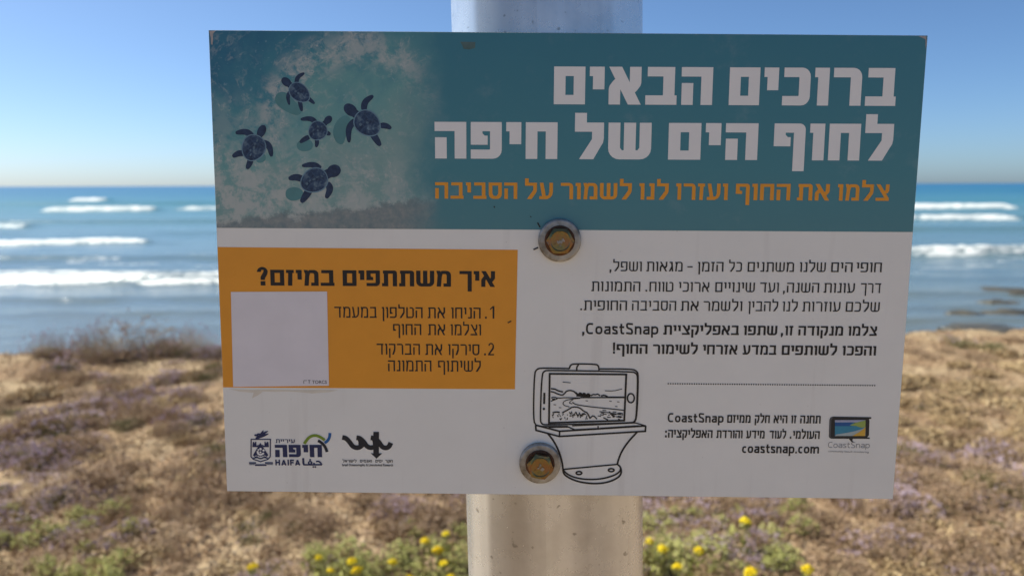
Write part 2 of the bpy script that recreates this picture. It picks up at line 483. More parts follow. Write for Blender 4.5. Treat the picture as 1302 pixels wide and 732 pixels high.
sand_line = t.math('ADD', oy, t.math('ADD', t.math('MULTIPLY', sub(med, 0.5), 0.026), t.math('MULTIPLY', t.math('ADD', ox, 0.2), -0.11)))
wet = t.maprange(sand_line, 0.0320, 0.0275)
pic = t.mix(t.math('MULTIPLY', wet, 0.85), pic, t.ramp(fine, (0.35, (0.15, 0.205, 0.225)), (0.7, (0.29, 0.305, 0.285))))
fadein = t.maprange(t.math('ADD', ox, t.math('MULTIPLY', sub(big, 0.5), 0.05)), -0.105, -0.068, 1.0, 0.0)
c = t.mix(fadein, teal, pic)
salt = t.noise(o, 34.0, 7, 0.7)
c = t.mix(t.maprange(salt, 0.54, 0.74, 0, 0.14), c, (0.42, 0.46, 0.46))
scr = t.noise(t.scale(o, (1.0, 0.35, 1)), 120.0, 4, 0.7)
c = t.mix(t.maprange(scr, 0.70, 0.80, 0, 0.25), c, (0.03, 0.09, 0.12))
header = s.build("header", t.set(c, 0.42, spec=0.35))

# ---- orange box
s = Sheet()
q = [P(656.2, 494.5), P(658.6, 317.5), P(277.7, 312.9), P(284.7, 491.1)]
q[2].x = q[3].x = -SW / 2 + e
s.poly(q, z=Z1); s.build("orange_box", ORANGE)

# ---- Hebrew letters: outlines from stem s and bar b (letter height 1)
def arc(cx, cy, r, a0, a1, n=5, ry=None):
    ry = ry or r
    return [(cx + r * math.cos(R_(a0 + (a1 - a0) * k / n)), cy + ry * math.sin(R_(a0 + (a1 - a0) * k / n))) for k in range(n + 1)]
def glyph(ch, s, b):
    """returns (width, [(outer, holes)])"""
    k = (s - 0.13) * 0.72; W = 0.72 + k
    r = 0.24; ri = max(0.02, r - s * 0.7)
    T = 1 - b
    if ch == 'ם': return W, [([(0, 0), (W, 0), (W, 1), (0, 1)], [[(s, b), (s, T), (W - s, T), (W - s, b)]])]
    if ch == 'ס':
        return W, [([(0, 1), (0, .34)] + arc(.28, .3, .28, 180, 270, 5, .3) + arc(W - .28, .3, .28, 270, 360, 5, .3) + [(W, 1)], [[(s, T), (W - s, T), (W - s, max(b, .33)), (W - s - .08, b), (s + .08, b), (s, max(b, .33))]])]
    if ch == 'ה':
        return W, [([(0, 1), (0, T), (W - s, T), (W - s, 0), (W, 0), (W, 1)], []), ([(.01, 0), (.01 + s, 0), (.01 + s, T - .17), (.01, T - .17)], [])]
    if ch == 'ח': return W, [([(0, 0), (s, 0), (s, T), (W - s, T), (W - s, 0), (W, 0), (W, 1), (0, 1)], [])]
    if ch in 'יון':
        o_ = .09; w = s + o_; yb = {'י': .40, 'ו': 0, 'ן': -.3}[ch]
        if ch == 'י': yb = .40 - (0.31 - s) * 0.15
        return w, [([(0, 1), (0, T), (o_, T), (o_, yb), (w, yb), (w, 1)], [])]
    if ch == 'ז':
        w = s + .2; return w, [([(0, 1), (0, T), (.12, T), (.09, 0), (.09 + s, 0), (.12 + s, T), (w, T), (w, 1)], [])]
    if ch == 'ר': 
        w = W - .06; return w, [([(0, 1), (0, T), (w - s, T), (w - s, 0), (w, 0)] + arc(w - r, 1 - r, r, 0, 90), [])]
    if ch == 'ד':
        w = W; o_ = .09; return w, [([(0, 1), (0, T), (w - o_ - s, T), (w - o_ - s, 0), (w - o_, 0), (w - o_, T), (w, T), (w, 1)], [])]
    if ch == 'ך': 
        w = W - .06; return w, [([(0, 1), (0, T), (w - s, T), (w - s, -.3), (w, -.3), (w, 1)], [])]
    if ch == 'ב':
        w = W; o_ = .06; return w, [([(.05, 1), (.05, T), (w - o_ - s, T), (w - o_ - s, b), (0, b), (0, 0), (w, 0), (w, b), (w - o_, b), (w - o_, 1)], [])]
    if ch == 'כ':
        w = W - .08; return w, [([(.03, 1), (.03, T)] + arc(w - s - ri, T - ri, ri, 90, 0, 3) + arc(w - s - ri, b + ri, ri, 0, -90, 3) + [(0, b), (0, 0)] + arc(w - r, r, r, -90, 0) + arc(w - r, 1 - r, r, 0, 90), [])]
    if ch == 'פ':
        w = W - .02; y0 = .38
        return w, [([(0, 1), (0, y0), (s + .14, y0), (s + .14, y0 + b), (s + .06, y0 + b), (s, y0 + b + .06), (s, T), (w - s, T)] + arc(w - s - ri, b + ri, ri, 0, -90, 3) + [(0, b), (0, 0)] + arc(w - r, r, r, -90, 0) + [(w, 1)], [])]
    if ch == 'ף':
        w = W; y0 = .38
        return w, [([(0, 1), (0, y0), (s + .14, y0), (s + .14, y0 + b), (s + .06, y0 + b), (s, y0 + b + .06), (s, T), (w - s, T), (w - s, -.3), (w, -.3)] + arc(w - r * .7, 1 - r * .7, r * .7, 0, 90), [])]
    if ch == 'ל':
        w = W - .08
        return w, [([(0, 1.26), (0, T), (w - s, T), (w - s, .55), (.12, 0), (.14 + 1.15 * s, 0), (w - .09, .33), (w - .02, .45), (w, .57), (w, 1), (s, 1), (s, 1.26)], [])]
    if ch == 'ש':
        g = max(.1, .27 - (s - .13)); w = 3 * s + 2 * g; m = w / 2; r2 = .3
        return w, [([(0, 1)] + arc(r2, r2, r2, 180, 270) + arc(w - r2, r2, r2, 270, 360) + [(w, 1), (w - s, 1), (w - s, b + .07), (w - s - .05, b), (m + s / 2, b), (m + s / 2, 1), (m - s / 2, 1), (m - s / 2, b), (s + .05, b), (s, b + .07), (s, 1)], [])]
    if ch == 'א':
        w = W + .03; h = 1.12 * s; dl = lambda y: (1 - y) * (w - h)
        leg = [(0, 0), (s, 0), (s, .40), (s + .05, .47), (dl(.5) + h * .5, .5), (dl(.78) + h * .45, .78), (.11, .62), (.02, .50), (0, .42)]
        return w, [([(0, 1), (w - h, 0), (w, 0), (h, 1)], []), (leg, []), ([(w - x, 1 - y) for x, y in leg], [])]
    if ch == 'ע':
        w = W + .02
        return w, [([(w - s, 1), (w - s, .42), (w - s - .05, .24), (w - s - .2, b), (0, b), (0, 0), (w - .34, 0), (w - .15, .1), (w - .04, .25), (w, .45), (w, 1)], []), ([(.02, 1), (.17, b * .8), (.17 + s * 1.05, b * .8), (.02 + s, 1)], [])]
    if ch == 'צ':
        w = W; h = 1.12 * s; xr = lambda y: (1 - y) * (w - h) / (1 - b * .8)
        return w, [([(0, 0), (w, 0), (w, b), (0, b)], []), ([(0, 1), (w - h, b * .8), (w, b * .8), (h, 1)], []), ([(w - s, 1), (w - s, .66), (xr(.55) + h * .6, .55), (xr(.4) + h * .6, .40), (w - .08, .48), (w, .62), (w, 1)], [])]
    if ch == 'ת':
        w = W + .07
        return w, [([(.06, 1), (.06, T), (.11, T), (.11, b), (0, b), (0, 0), (.11 + s, 0), (.11 + s, T), (w - s, T), (w - s, 0), (w, 0)] + arc(w - .16, .84, .16, 0, 90, 4), [])]
    if ch == 'מ':
        w = W + .05; r2 = .26
        return w, [([(0, 1), (.08, .72), (.02, 0), (.02 + s, 0), (.07 + s, .62), (.12 + s, T), (w - s - .05, T), (w - s, T - .08), (w - s, b), (s + .17, b), (s + .17, 0), (w, 0)] + arc(w - r2, 1 - r2, r2, 0, 90) + [(.06 + s, 1), (.03 + s * .9, .93), (s * .9, 1)], [])]
    if ch == 'ט':
        w = W + .05
        return w, [([(0, 1), (0, 0)] + arc(w - r, r, r, -90, 0) + arc(w - r, 1 - r, r, 0, 90) + [(s + .2, 1), (s + .2, T), (w - s - .04, T), (w - s, T - .05), (w - s, b + .05), (w - s - .05, b), (s, b), (s, 1)], [])]
    if ch == 'ק':
        w = W - .02
        return w, [([(0, 1), (0, T), (w - s, T), (w - s, .52), (w - s - .2, .0), (w - .17, 0), (w - .02, .36), (w, .48), (w, 1)], []), ([(.02, .58), (.02, -.3), (.02 + s, -.3), (.02 + s, .58)], [])]
    if ch == 'נ':
        w = s + .24; return w, [([(w - s - .1, 1), (w - s - .1, T), (w - s, T), (w - s, b), (0, b), (0, 0), (w, 0), (w, 1)], [])]
    if ch == 'ג':
        w = s * 1.1 + .3; return w, [([(.06, 1), (.06, T), (w - s - .1, T), (w - s, 0), (w, 0), (w - .07, .8), (w - .08, 1)], []), ([(0, 0), (s * 1.05, 0), (w - s * .9, .30), (w - s * .95 - .02, .52), (w - s - .08, .5)], [])]
    if ch == '.': return s * 1.15, [([(0, 0), (s * 1.15, 0), (s * 1.15, s * 1.15), (0, s * 1.15)], [])]
    if ch == ',': return s * 1.15, [([(s * .1, -.2), (s * .6, -.2), (s * 1.15, 0), (s * 1.15, s * 1.15), (0, s * 1.15), (0, 0)], [])]
    if ch == '-': return .42, [([(0, .42), (.42, .42), (.42, .42 + b), (0, .42 + b)], [])]
    if ch == ':': return s * 1.15, [([(0, y), (s * 1.15, y), (s * 1.15, y + s * 1.15), (0, y + s * 1.15)], []) for y in (.02, .62)]
    if ch == '!': return s * 1.15, [([(0, 0), (s * 1.15, 0), (s * 1.15, s * 1.15), (0, s * 1.15)], []), ([(.01, s * 1.5), (s * 1.1, s * 1.5), (s * 1.2, 1.18), (-.02, 1.18)], [])]
    if ch == '1': return .34 + s * .4, [([(.34 + s * .4 - s, 0), (.34 + s * .4, 0), (.34 + s * .4, 1.15), (.34 + s * .4 - s * .9, 1.15), (0, .92), (0, .92 - b * 1.1), (.34 + s * .4 - s, .98)], [])]
    if ch == '2': return .66, [([(0, 0), (.66, 0), (.66, b), (s + .06, b), (.6, .56), (.66, .72), (.64, .95)] + arc(.33, .83, .31, 30, 165, 6, .32) + [(s, .86), (.22, 1.02), (.33, 1.15 - b), (.46, 1.0), (.49, .82), (.44, .66), (0, .12)], [])]
    if ch == '?': return .62, [([(.20, s * 1.4), (.20 + s, s * 1.4), (.20 + s, .46), (.58, .7), (.62, .9)] + arc(.31, .86, .31, 10, 170, 7, .32) + [(0, .86), (s * .95, .86), (.25, 1.18 - b), (.38, 1.18 - b), (.62 - s, .86), (.20, .55)], []), ([(.19, 0), (.19 + s * 1.1, 0), (.19 + s * 1.1, s * 1.1), (.19, s * 1.1)], [])]
    raise KeyError(ch)
ZK = [0]
def heb(sh, word, L, R, h, st, bar, gap, z, hscale=None):
    """set a word between two measured points of its base line; h = letter height in pixels there"""
    A, B = P(*L), P(*R)
    up = P(L[0], L[1] - h) - A; H = up.length
    d = (B - A); ln = d.length; d = d / ln; n = Vector((-d.y, d.x))
    gl = [glyph(ch, st, bar) for ch in reversed(word)]
    tot = sum(g[0] for g in gl) + gap * (len(gl) - 1)
    kx = ln / tot; x = 0
    for w, shapes in gl:
        for i, (outer, holes) in enumerate(shapes):
            T_ = lambda p: (A + d * ((x + p[0]) * kx) + n * (p[1] * H))
            sh.poly([T_(p) for p in outer], [[T_(p) for p in hh] for hh in holes], z + i * 0.000006)
        x += w + gap
def heb_line(sh, words, h, st, bar, gap, z, base_l, base_r):
    """words: (text, x left, x right); base_l / base_r: two points of the base line"""
    for wd, a, b in words:
        pd_ = 0.5 if h < 15 and len(wd) > 1 else 0.0
        a, b = a + pd_, b - pd_
        f = lambda x: base_l[1] + (base_r[1] - base_l[1]) * (x - base_l[0]) / (base_r[0] - base_l[0])
        heb(sh, wd, (a, f(a)), (b, f(b)), h, st, bar, gap, z)

# Latin lettering with the built-in outline font
def latin(sh, text, L, R, cap, z, weight=0.0, spacing=1.0):
    cu = bpy.data.curves.new("lettering", 'FONT'); cu.body = text; cu.offset = weight; cu.resolution_u = 3; cu.space_character = spacing
    o_ = bpy.data.objects.new("lettering", cu); col.objects.link(o_)
    bpy.context.view_layer.update()
    dg = bpy.context.evaluated_depsgraph_get()
    me = bpy.data.meshes.new_from_object(o_.evaluated_get(dg))
    vs_ = [tuple(v_.co) for v_ in me.vertices]; fs = [tuple(p_.vertices) for p_ in me.polygons]
    bpy.data.objects.remove(o_); bpy.data.curves.remove(cu); bpy.data.meshes.remove(me)
    xs = [v_[0] for v_ in vs_]; x0, x1 = min(xs), max(xs)
    A, B = P(*L), P(*R); H = (P(L[0], L[1] - cap) - A).length
    d = B - A; ln = d.length; d = d / ln; n = Vector((-d.y, d.x)); b = len(sh.v)
    for v_ in vs_:
        q_ = A + d * ((v_[0] - x0) / (x1 - x0) * ln) + n * (v_[1] / 0.729 * H)
        sh.v.append((q_.x, q_.y, z))
    for f_ in fs:
        a_, b_, c_ = [vs_[i] for i in f_[:3]]
        ar = (b_[0] - a_[0]) * (c_[1] - a_[1]) - (b_[1] - a_[1]) * (c_[0] - a_[0])
        f2 = tuple(b + i for i in f_)
        sh.f.append(f2 if ar >= 0 else tuple(reversed(f2)))

def sup(cx, cy, rx, ry, a0, a1, n=16, e=2.7):
    out = []
    for k in range(n + 1):
        a = R_(a0 + (a1 - a0) * k / n); c_, s_ = math.cos(a), math.sin(a)
        out.append((cx + rx * math.copysign(abs(c_) ** (2 / e), c_), cy + ry * math.copysign(abs(s_) ** (2 / e), s_)))
    return out
def lglyph(ch, w):
    h = w / 2; K = 1.40
    if ch == 'o': return .80, [(sup(.40, .5, .40 - h, .5 - h, 0, 337, 15), True)]
    if ch == 'c': return .66, [(sup(.40, .5, .40 - h, .5 - h, 62, 298), False)]
    if ch == 'C': return .88, [(sup(.52, K / 2, .52 - h, K / 2 - h, 60, 300), False)]
    if ch == 'a': return .74, [([(.08, 1 - h * 1.2), (.25, 1 - h), (.45, 1 - h), (.62, .9), (.74 - h, .7), (.74 - h, 0)], False), ([(.74 - h, .55), (.30, .55), (h, .42), (h, .16), (.25, h), (.5, h), (.74 - h, .2)], False)]
    if ch == 's': return .64, [([(.60, 1 - h * 1.2), (.35, 1 - h), (.1, .95), (h, .74), (.15, .57), (.48, .46), (.64 - h, .27), (.54, .06 + h * .3), (.28, h), (.03, h * 1.4)], False)]
    if ch == 'S': return .82, [([(.76, K - h * 1.2), (.45, K - h), (.14, K - .08), (h, K - .38), (.2, .78), (.62, .64), (.82 - h, .36), (.68, .08), (.36, h), (.04, h * 1.4)], False)]
    if ch == 't': return .56, [([(.10 + h, 1.30), (.10 + h, .22), (.22 + h, h), (.54, h)], False), ([(0, 1 - h), (.53, 1 - h)], False)]
    if ch == 'n': return .76, [([(h, 0), (h, 1)], False), ([(h, .72), (.28, 1 - h), (.5, 1 - h), (.76 - h, .82), (.76 - h, 0)], False)]
    if ch == 'm': return 1.24, [([(h, 0), (h, 1)], False), ([(h, .72), (.25, 1 - h), (.45, 1 - h), (.66 - h, .82), (.66 - h, 0)], False), ([(.66 - h, .72), (.82, 1 - h), (1.02, 1 - h), (1.24 - h, .82), (1.24 - h, 0)], False)]
    if ch == 'p': return .80, [([(h, -.40), (h, 1)], False), ([(h, .76), (.28, 1 - h), (.52, 1 - h), (.80 - h, .75), (.80 - h, .25), (.52, h), (.28, h), (h, .2)], False)]
    if ch == 'H': return .95, [([(h, 0), (h, K)], False), ([(.95 - h, 0), (.95 - h, K)], False), ([(h, K / 2), (.95 - h, K / 2)], False)]
    if ch == 'I': return w, [([(h, 0), (h, K)], False)]
    if ch == 'F': return .78, [([(h, 0), (h, K)], False), ([(h, K - h), (.78, K - h)], False), ([(h, K * .48), (.70, K * .48)], False)]
    if ch == 'A': return 1.06, [([(h, 0), (.53, K - h * .6)], False), ([(.53, K - h * .6), (1.06 - h, 0)], False), ([(.25, .36), (.81, .36)], False)]
    if ch == '.': return w * 1.1, [([(h, 0), (h, w * 1.1)], False)]
def squared_latin(sh, word, L, R, xh, st, z, gap=.15):
    A, B = P(*L), P(*R); H = (P(L[0], L[1] - xh) - A).length; d = B - A; ln = d.length; d = d / ln; n = Vector((-d.y, d.x))
    gl = [lglyph(ch, st) for ch in word]; kx = ln / (sum(g[0] for g in gl) + gap * (len(gl) - 1)); x = 0
    for w_, strokes in gl:
        for i, (pts, cl) in enumerate(strokes):
            sh.stroke([A + d * ((x + p[0]) * kx) + n * (p[1] * H) for p in pts], st * H, z + i * 6e-6, smooth=1 if len(pts) > 2 else 0, closed=cl)
        x += w_ + gap
s = Sheet()
HS = dict(st=.315, bar=.25, gap=.12)
heb_line(s, [("הבאים", 703.1, 904.2), ("ברוכים", 925.3, 1136.8)], 48, .315, .25, .12, Z2, (703, 132.8), (1136.8, 136.4))
heb_line(s, [("חיפה", 552.3, 708), ("של", 729.9, 826.9), ("הים", 848.7, 961.9), ("לחוף", 982.1, 1133)], 46.6, .315, .25, .12, Z2, (552, 201.2), (1133, 205.9))
s.build("headline", WHITE)
s = Sheet()
heb_line(s, [("הסביבה", 553.1, 657.5), ("על", 667.3, 702.8), ("לשמור", 712.7, 802.8), ("לנו", 812.4, 849.6), ("ועזרו", 859.1, 924.7), ("החוף", 934.8, 1004), ("את", 1012.7, 1053.7), ("צלמו", 1064.1, 1129.2)], 20.8, .215, .185, .14, Z2, (553, 252.2), (1129, 256.8))
s.build("subtitle", GOLD)
s = Sheet()
heb_line(s, [("?", 327.8, 341.6), ("במיזם", 344.7, 426), ("משתתפים", 436.5, 574.1), ("איך", 584.9, 630)], 20, .25, .2, .12, Z2, (327, 361.8), (630, 364.6))
s.build("box_heading", INK)
s = Sheet()
RG = (.155, .125, .17)
heb_line(s, [("במעמד", 425.8, 480.4), ("הטלפון", 486, 538.8), ("את", 544.3, 567.4), ("הניחו", 574.1, 612.5), (".", 617.6, 619.8), ("1", 623.9, 629.4)], 13.8, *RG, Z2, (425, 402.9), (629, 404.8))
heb_line(s, [("החוף", 500.4, 537.3), ("את", 544.8, 567.6), ("וצלמו", 573.5, 613.2)], 13.8, *RG, Z2, (500, 425), (613, 426))
heb_line(s, [("הברקוד", 479.8, 535.7), ("את", 541.6, 564), ("סירקו", 570.5, 611.3), (".", 616.8, 619), ("2", 621.8, 629.4)], 13.8, *RG, Z2, (480, 449.9), (629, 451.4))
heb_line(s, [("התמונה", 494.3, 550.5), ("לשיתוף", 557.9, 613.2)], 13.8, *RG, Z2, (494, 471.1), (613, 472.1))
s.build("instructions", INK)
s = Sheet()
RB = (.155, .125, .17)
heb_line(s, [(",", 775.5, 777.8), ("ושפל", 779.4, 816.8), ("מגאות", 821.7, 868.6), ("-", 874.2, 880.8), ("הזמן", 886.8, 920.5), ("כל", 926.4, 943.9), ("משתנים", 950.2, 1010), ("שלנו", 1016.2, 1050.3), ("הים", 1056.2, 1084.3), ("חופי", 1088.2, 1121.3)], 12.2, *RB, Z2, (775, 345), (1121, 347.4))
heb_line(s, [("התמונות", 752, 815.1), (".", 821.2, 823.4), ("טווח", 825.7, 857), ("ארוכי", 863, 902.6), ("שינויים", 909.2, 960.4), ("ועד", 966, 990.8), (",", 996, 998.2), ("השנה", 1000, 1042), ("עונות", 1046.9, 1087.2), ("דרך", 1093.8, 1120.3)], 12.3, *RB, Z2, (752, 370.3), (1120, 373.8))
heb_line(s, [(".", 738.6, 740.8), ("החופית", 742.5, 798.3), ("הסביבה", 803.6, 860.7), ("את", 865.6, 889.1), ("ולשמר", 894.4, 944.6), ("להבין", 951.2, 990.1), ("לנו", 994.8, 1014.9), ("עוזרות", 1019.9, 1069.1), ("שלכם", 1075, 1118.9)], 12.3, *RB, Z2, (739, 394.4), (1119, 397.6))
s.build("paragraph", INK)
s = Sheet()
BD = (.215, .18, .13)
heb_line(s, [("באפליקציית", 843.8, 940.6), ("שתפו", 945.6, 989.2), (",", 993.5, 996.2), ("זו", 998.1, 1009.3), ("מנקודה", 1014.9, 1072.7), ("צלמו", 1078.3, 1115.6), (",", 741.2, 744)], 12, *BD, Z2, (741, 424.8), (1116, 428))
squared_latin(s, "CoastSnap", (745.8, 424.9), (837.9, 425.5), 10.2, .22, Z2)
heb_line(s, [("!", 780.4, 782.9), ("החוף", 784.4, 824.7), ("לשימור", 830.6, 888.4), ("אזרחי", 894, 938.6), ("במדע", 944.6, 988.2), ("לשותפים", 994.1, 1065.1), ("והפכו", 1071.1, 1114.6)], 12, *BD, Z2, (780, 449.6), (1115, 453))
s.build("bold_paragraph", INK)
s = Sheet()
for k in range(88):
    q0 = P(851 + 262 * k / 87.0, 487.9 + 3.0 * k / 87.0); s.disc(q0, 0.00046, z=Z2, n=8)
s.build("dotted_line", INK)
s = Sheet()
CP = (.235, .185, .12)
heb_line(s, [("ממיזם", 925.4, 956.1), ("חלק", 960.3, 980.4), ("היא", 984.3, 1002.8), ("זו", 1006.5, 1014.1), ("תחנה", 1018, 1045)], 9.9, *CP, Z2, (925, 537.6), (1045, 538.9))
squared_latin(s, "CoastSnap", (850.4, 536.8), (921.4, 537.5), 8.4, .23, Z2)
heb_line(s, [(":", 847.2, 849.4), ("האפליקציה", 850.4, 907.9), ("והורדת", 911.8, 946), ("מידע", 949.7, 974), ("לעוד", 979.2, 1001.3), (".", 1005.6, 1007.6), ("העולמי", 1008.9, 1043.8)], 9.9, *CP, Z2, (847, 556.2), (1044, 558.5))
squared_latin(s, "coastsnap.com", (945, 576.0), (1042.6, 576.9), 8.6, .23, Z2)
s.build("contact_text", INK)

# ---- printed line drawing of a phone in its cradle
def C7(x, y): return P(650 + x / 3.66, 440 + y / 3.66)
s = Sheet(); lw = 0.00096
def dl(pts, w=1.0, sm=1, closed=False, z=Z2): s.stroke([C7(*p_) for p_ in pts], lw * w, z, smooth=sm, closed=closed)
dl([(122, 366), (109, 345), (112, 128), (124, 106), (145, 101), (276, 104)], 1.0, 2)
dl([(412, 106), (566, 107), (588, 116), (597, 134), (591, 332), (578, 356)], 1.0, 2)
dl([(141, 340), (147, 132), (160, 114), (180, 112), (565, 119), (586, 126), (594, 145), (588, 330), (580, 352), (560, 357), (165, 366), (147, 360)], 1.0, 2, True, Z2 + 1e-5)
dl([(184, 128), (540, 132), (532, 346), (182, 356)], 1.25, 0, True, Z2 + 2e-5)
dl([(275, 105), (280, 88), (296, 82), (398, 84), (411, 92), (413, 112)], 1.0, 1)
dl([(310, 112), (309, 98), (318, 86)], 1.0, 1)
dl([(160, 216), (159, 268)], 1.3, 0)
s.disc(C7(158, 291), 0.00078, z=Z2)
s.stroke([C7(562 + 16 * math.cos(a), 242 + 21 * math.sin(a)) for a in np.linspace(0, 2 * math.pi, 24, False)], lw, Z2, closed=True)
dl([(120, 366), (232, 395), (632, 371)], 1.15, 0)
dl([(632, 371), (630, 396), (231, 419), (122, 390), (120, 366)], 1.15, 0)
dl([(232, 395), (231, 419)], 1.0, 0)
dl([(122, 366), (150, 372), (270, 372)], .8, 0); dl([(290, 370), (585, 357), (632, 371)], .8, 0)
dl([(180, 377), (276, 376)], .7, 0)
dl([(270, 374), (302, 388), (410, 383), (411, 371)], .9, 0)
dl([(420, 381), (600, 370)], .7, 0)
dl([(176, 404), (205, 440), (230, 488), (245, 540), (249, 573)], 1.2, 2)
dl([(592, 400), (550, 445), (520, 490), (505, 530), (501, 549)], 1.2, 2)
dl([(249, 572), (502, 549)], 1.0, 0)
dl([(249, 572), (262, 590), (300, 610), (360, 620), (430, 617), (490, 600), (516, 580), (517, 562), (502, 549)], 1.1, 2)
dl([(249, 574), (252, 594), (282, 615), (330, 632), (400, 640), (462, 632), (508, 610), (521, 588), (517, 566)], 1.2, 2)
for ex, ey in ((323, 589), (473, 576)):
    s.stroke([C7(ex + 13 * math.cos(a), ey + 7 * math.sin(a)) for a in np.linspace(0, 2 * math.pi, 18, False)], lw * 1.1, Z2, closed=True)
s.build("phone_drawing", INK)
s = Sheet()
def C8(x, y): return P(690 + x / 8.13, 460 + y / 8.13)
def sl(pts, w=.7, sm=1): s.stroke([C8(*p_) for p_ in pts], lw * w, Z2, smooth=sm)
sl([(97, 275), (140, 280), (160, 292), (180, 300), (222, 310)], 1.0)
sl([(95, 305), (130, 312), (165, 330), (215, 345), (240, 325), (255, 303), (290, 292), (335, 303), (355, 325)], .9)
sl([(350, 315), (380, 345), (400, 318), (420, 345), (440, 322), (462, 350), (480, 328), (505, 350)], 1.3)
sl([(360, 345), (505, 350)], 1.6, 0)
sl([(510, 350), (535, 335), (560, 340), (580, 330), (605, 350)], .9); sl([(615, 352), (650, 343), (685, 362)], 1.0)
sl([(400, 368), (858, 368)], .9, 0); sl([(690, 366), (858, 367)], 1.1, 0)
sl([(100, 372), (125, 360), (175, 375), (240, 368), (400, 372)], .7)
sl([(97, 405), (135, 390), (165, 378)], .7); sl([(110, 385), (140, 383)], 1.0, 0)
sl([(400, 375), (290, 386), (236, 402), (219, 430), (240, 452), (290, 464)], .55, 2)
sl([(330, 385), (300, 405), (285, 425), (320, 432)], .5, 2); sl([(320, 415), (350, 440), (500, 463), (700, 483), (855, 500)], .7, 2)
sl([(215, 525), (280, 490), (322, 463), (388, 468), (440, 510), (475, 525), (505, 585)], .9, 1)
sl([(505, 580), (535, 550), (575, 590)], .8); sl([(640, 575), (690, 600)], .8)
sl([(115, 525), (150, 515), (190, 520)], 1.0)
rs = random.Random(4)
for k in range(16):
    x = 290 + 10 * k; y = 520 + rs.uniform(-12, 26) ; sl([(x, y), (x + 8, y + rs.uniform(18, 36))], .6, 0)
for k in range(26):
    x = rs.uniform(105, 500); y = rs.uniform(540, 600); sl([(x, y), (x + rs.uniform(-12, 12), y - rs.uniform(6, 26))], .55, 0)
for k in range(24):
    x = rs.uniform(580, 815); y = 500 + (x - 580) * .12 + rs.uniform(-6, 70); sl([(x, y), (x + rs.uniform(14, 40), y + rs.uniform(2, 9))], .6, 0)
sl([(600, 512), (700, 525), (845, 548)], .6)
for x, y in ((180, 470), (125, 440), (700, 405), (780, 412), (760, 460), (455, 400)): sl([(x, y), (x + 26, y + 3)], .45, 0)
sl([(218, 208), (300, 215)], .5, 0); sl([(655, 298), (740, 302), (832, 280)], .5)
s.build("landscape_sketch", INK)

# ---- blank sticker (its code is left out) with the small maker's line
s = Sheet()
q = [P(298.0, 490.3), P(294.2, 369.9), P(416.5, 369.7), P(419.8, 489.2)]
s.poly(q, z=Z2 + 0.00008)
stk = s.build("paper_sticker", print_mat("sticker_paper", (0.76, 0.73, 0.75), 0.3, 0.03))
s = Sheet(); latin(s, "TORCS", (398.4, 486.5), (417.2, 486.6), 4.2, Z3, 0.02)
for a_, b_ in (((387.5, 482.6), (391.6, 486.2)), ((393.0, 482.4), (396.3, 482.6))):
    s.stroke([P(a_[0], a_[1]), P(b_[0], a_[1])], .0004, Z3); s.stroke([P((a_[0] + b_[0]) / 2 - (1.8 if b_[1] > 484 else 0), a_[1] + .5), P((a_[0] + b_[0]) / 2 - (1.8 if b_[1] > 484 else 0), 486.4)], .0004, Z3 + 4e-6)
s.build("sticker_lettering", GREY, stk)

# ---- city crest and logo
def C5(x, y): return P(310 + x / 10.46, 535 + y / 10.46)
s = Sheet(); u = 0.000050       # one crop pixel in metres, roughly
s.stroke([C5(*p_) for p_ in [(118, 232), (374, 232), (374, 462), (345, 496), (246, 528), (150, 496), (118, 462)]], 14 * u, Z2, closed=True)
s.poly([C5(*p_) for p_ in [(240, 278), (348, 440), (320, 470), (246, 455), (172, 470), (144, 440)]], z=Z2 + 1e-5)
s.poly([C5(*p_) for p_ in [(135, 335), (205, 335), (225, 300), (190, 318), (186, 262), (172, 262), (172, 280), (158, 280), (158, 262), (140, 270)]], z=Z2)
s.poly([C5(*p_) for p_ in [(355, 335), (282, 335), (258, 300), (296, 318), (296, 262), (310, 262), (310, 280), (326, 280), (326, 262), (348, 270)]], z=Z2)
s.stroke([C5(*p_) for p_ in [(150, 482), (200, 470), (246, 492), (292, 470), (342, 482)]], 16 * u, Z2 + 2e-5, smooth=1)
s.stroke([C5(*p_) for p_ in [(92, 545), (185, 545)]], 20 * u, Z2); s.stroke([C5(*p_) for p_ in [(305, 545), (410, 545)]], 20 * u, Z2)
s.stroke([C5(*p_) for p_ in [(92, 566), (170, 566)]], 8 * u, Z2); s.stroke([C5(*p_) for p_ in [(330, 566), (410, 566)]], 8 * u, Z2)
s.stroke([C5(*p_) for p_ in [(172, 573), (325, 573)]], 22 * u, Z2)
leaf = lambda q_: max(0.08, math.sin(math.pi * min(1, 0.15 + q_ * .85)))
for pts, w in (([(178, 222), (225, 200), (285, 190)], 34), ([(160, 178), (195, 175), (235, 205)], 26), ([(215, 205), (255, 160), (280, 112)], 30), ([(235, 195), (285, 150), (342, 122)], 28), ([(240, 205), (300, 175), (350, 158)], 28), ([(195, 165), (225, 160), (262, 175)], 22)):
    s.stroke([C5(*p_) for p_ in pts], w * u, Z2 + 1e-5 * (w % 7), taper=leaf, smooth=2)
crest = s.build("city_crest", NAVY)
s = Sheet()
s.stroke([C5(*p_) for p_ in [(205, 385), (212, 425), (250, 438), (290, 412)]], 24 * u, Z3, smooth=2)
s.disc(C5(245, 360), 16 * u, z=Z3); s.disc(C5(215, 370), 10 * u, z=Z3 + 1e-5); s.disc(C5(285, 378), 14 * u, z=Z3); s.disc(C5(244, 402), 12 * u, z=Z3)
s.stroke([C5(*p_) for p_ in [(170, 455), (205, 448), (245, 472), (290, 448), (322, 455)]], 6 * u, Z3, smooth=1)
s.build("crest_detail", WHITE, crest)
s = Sheet()
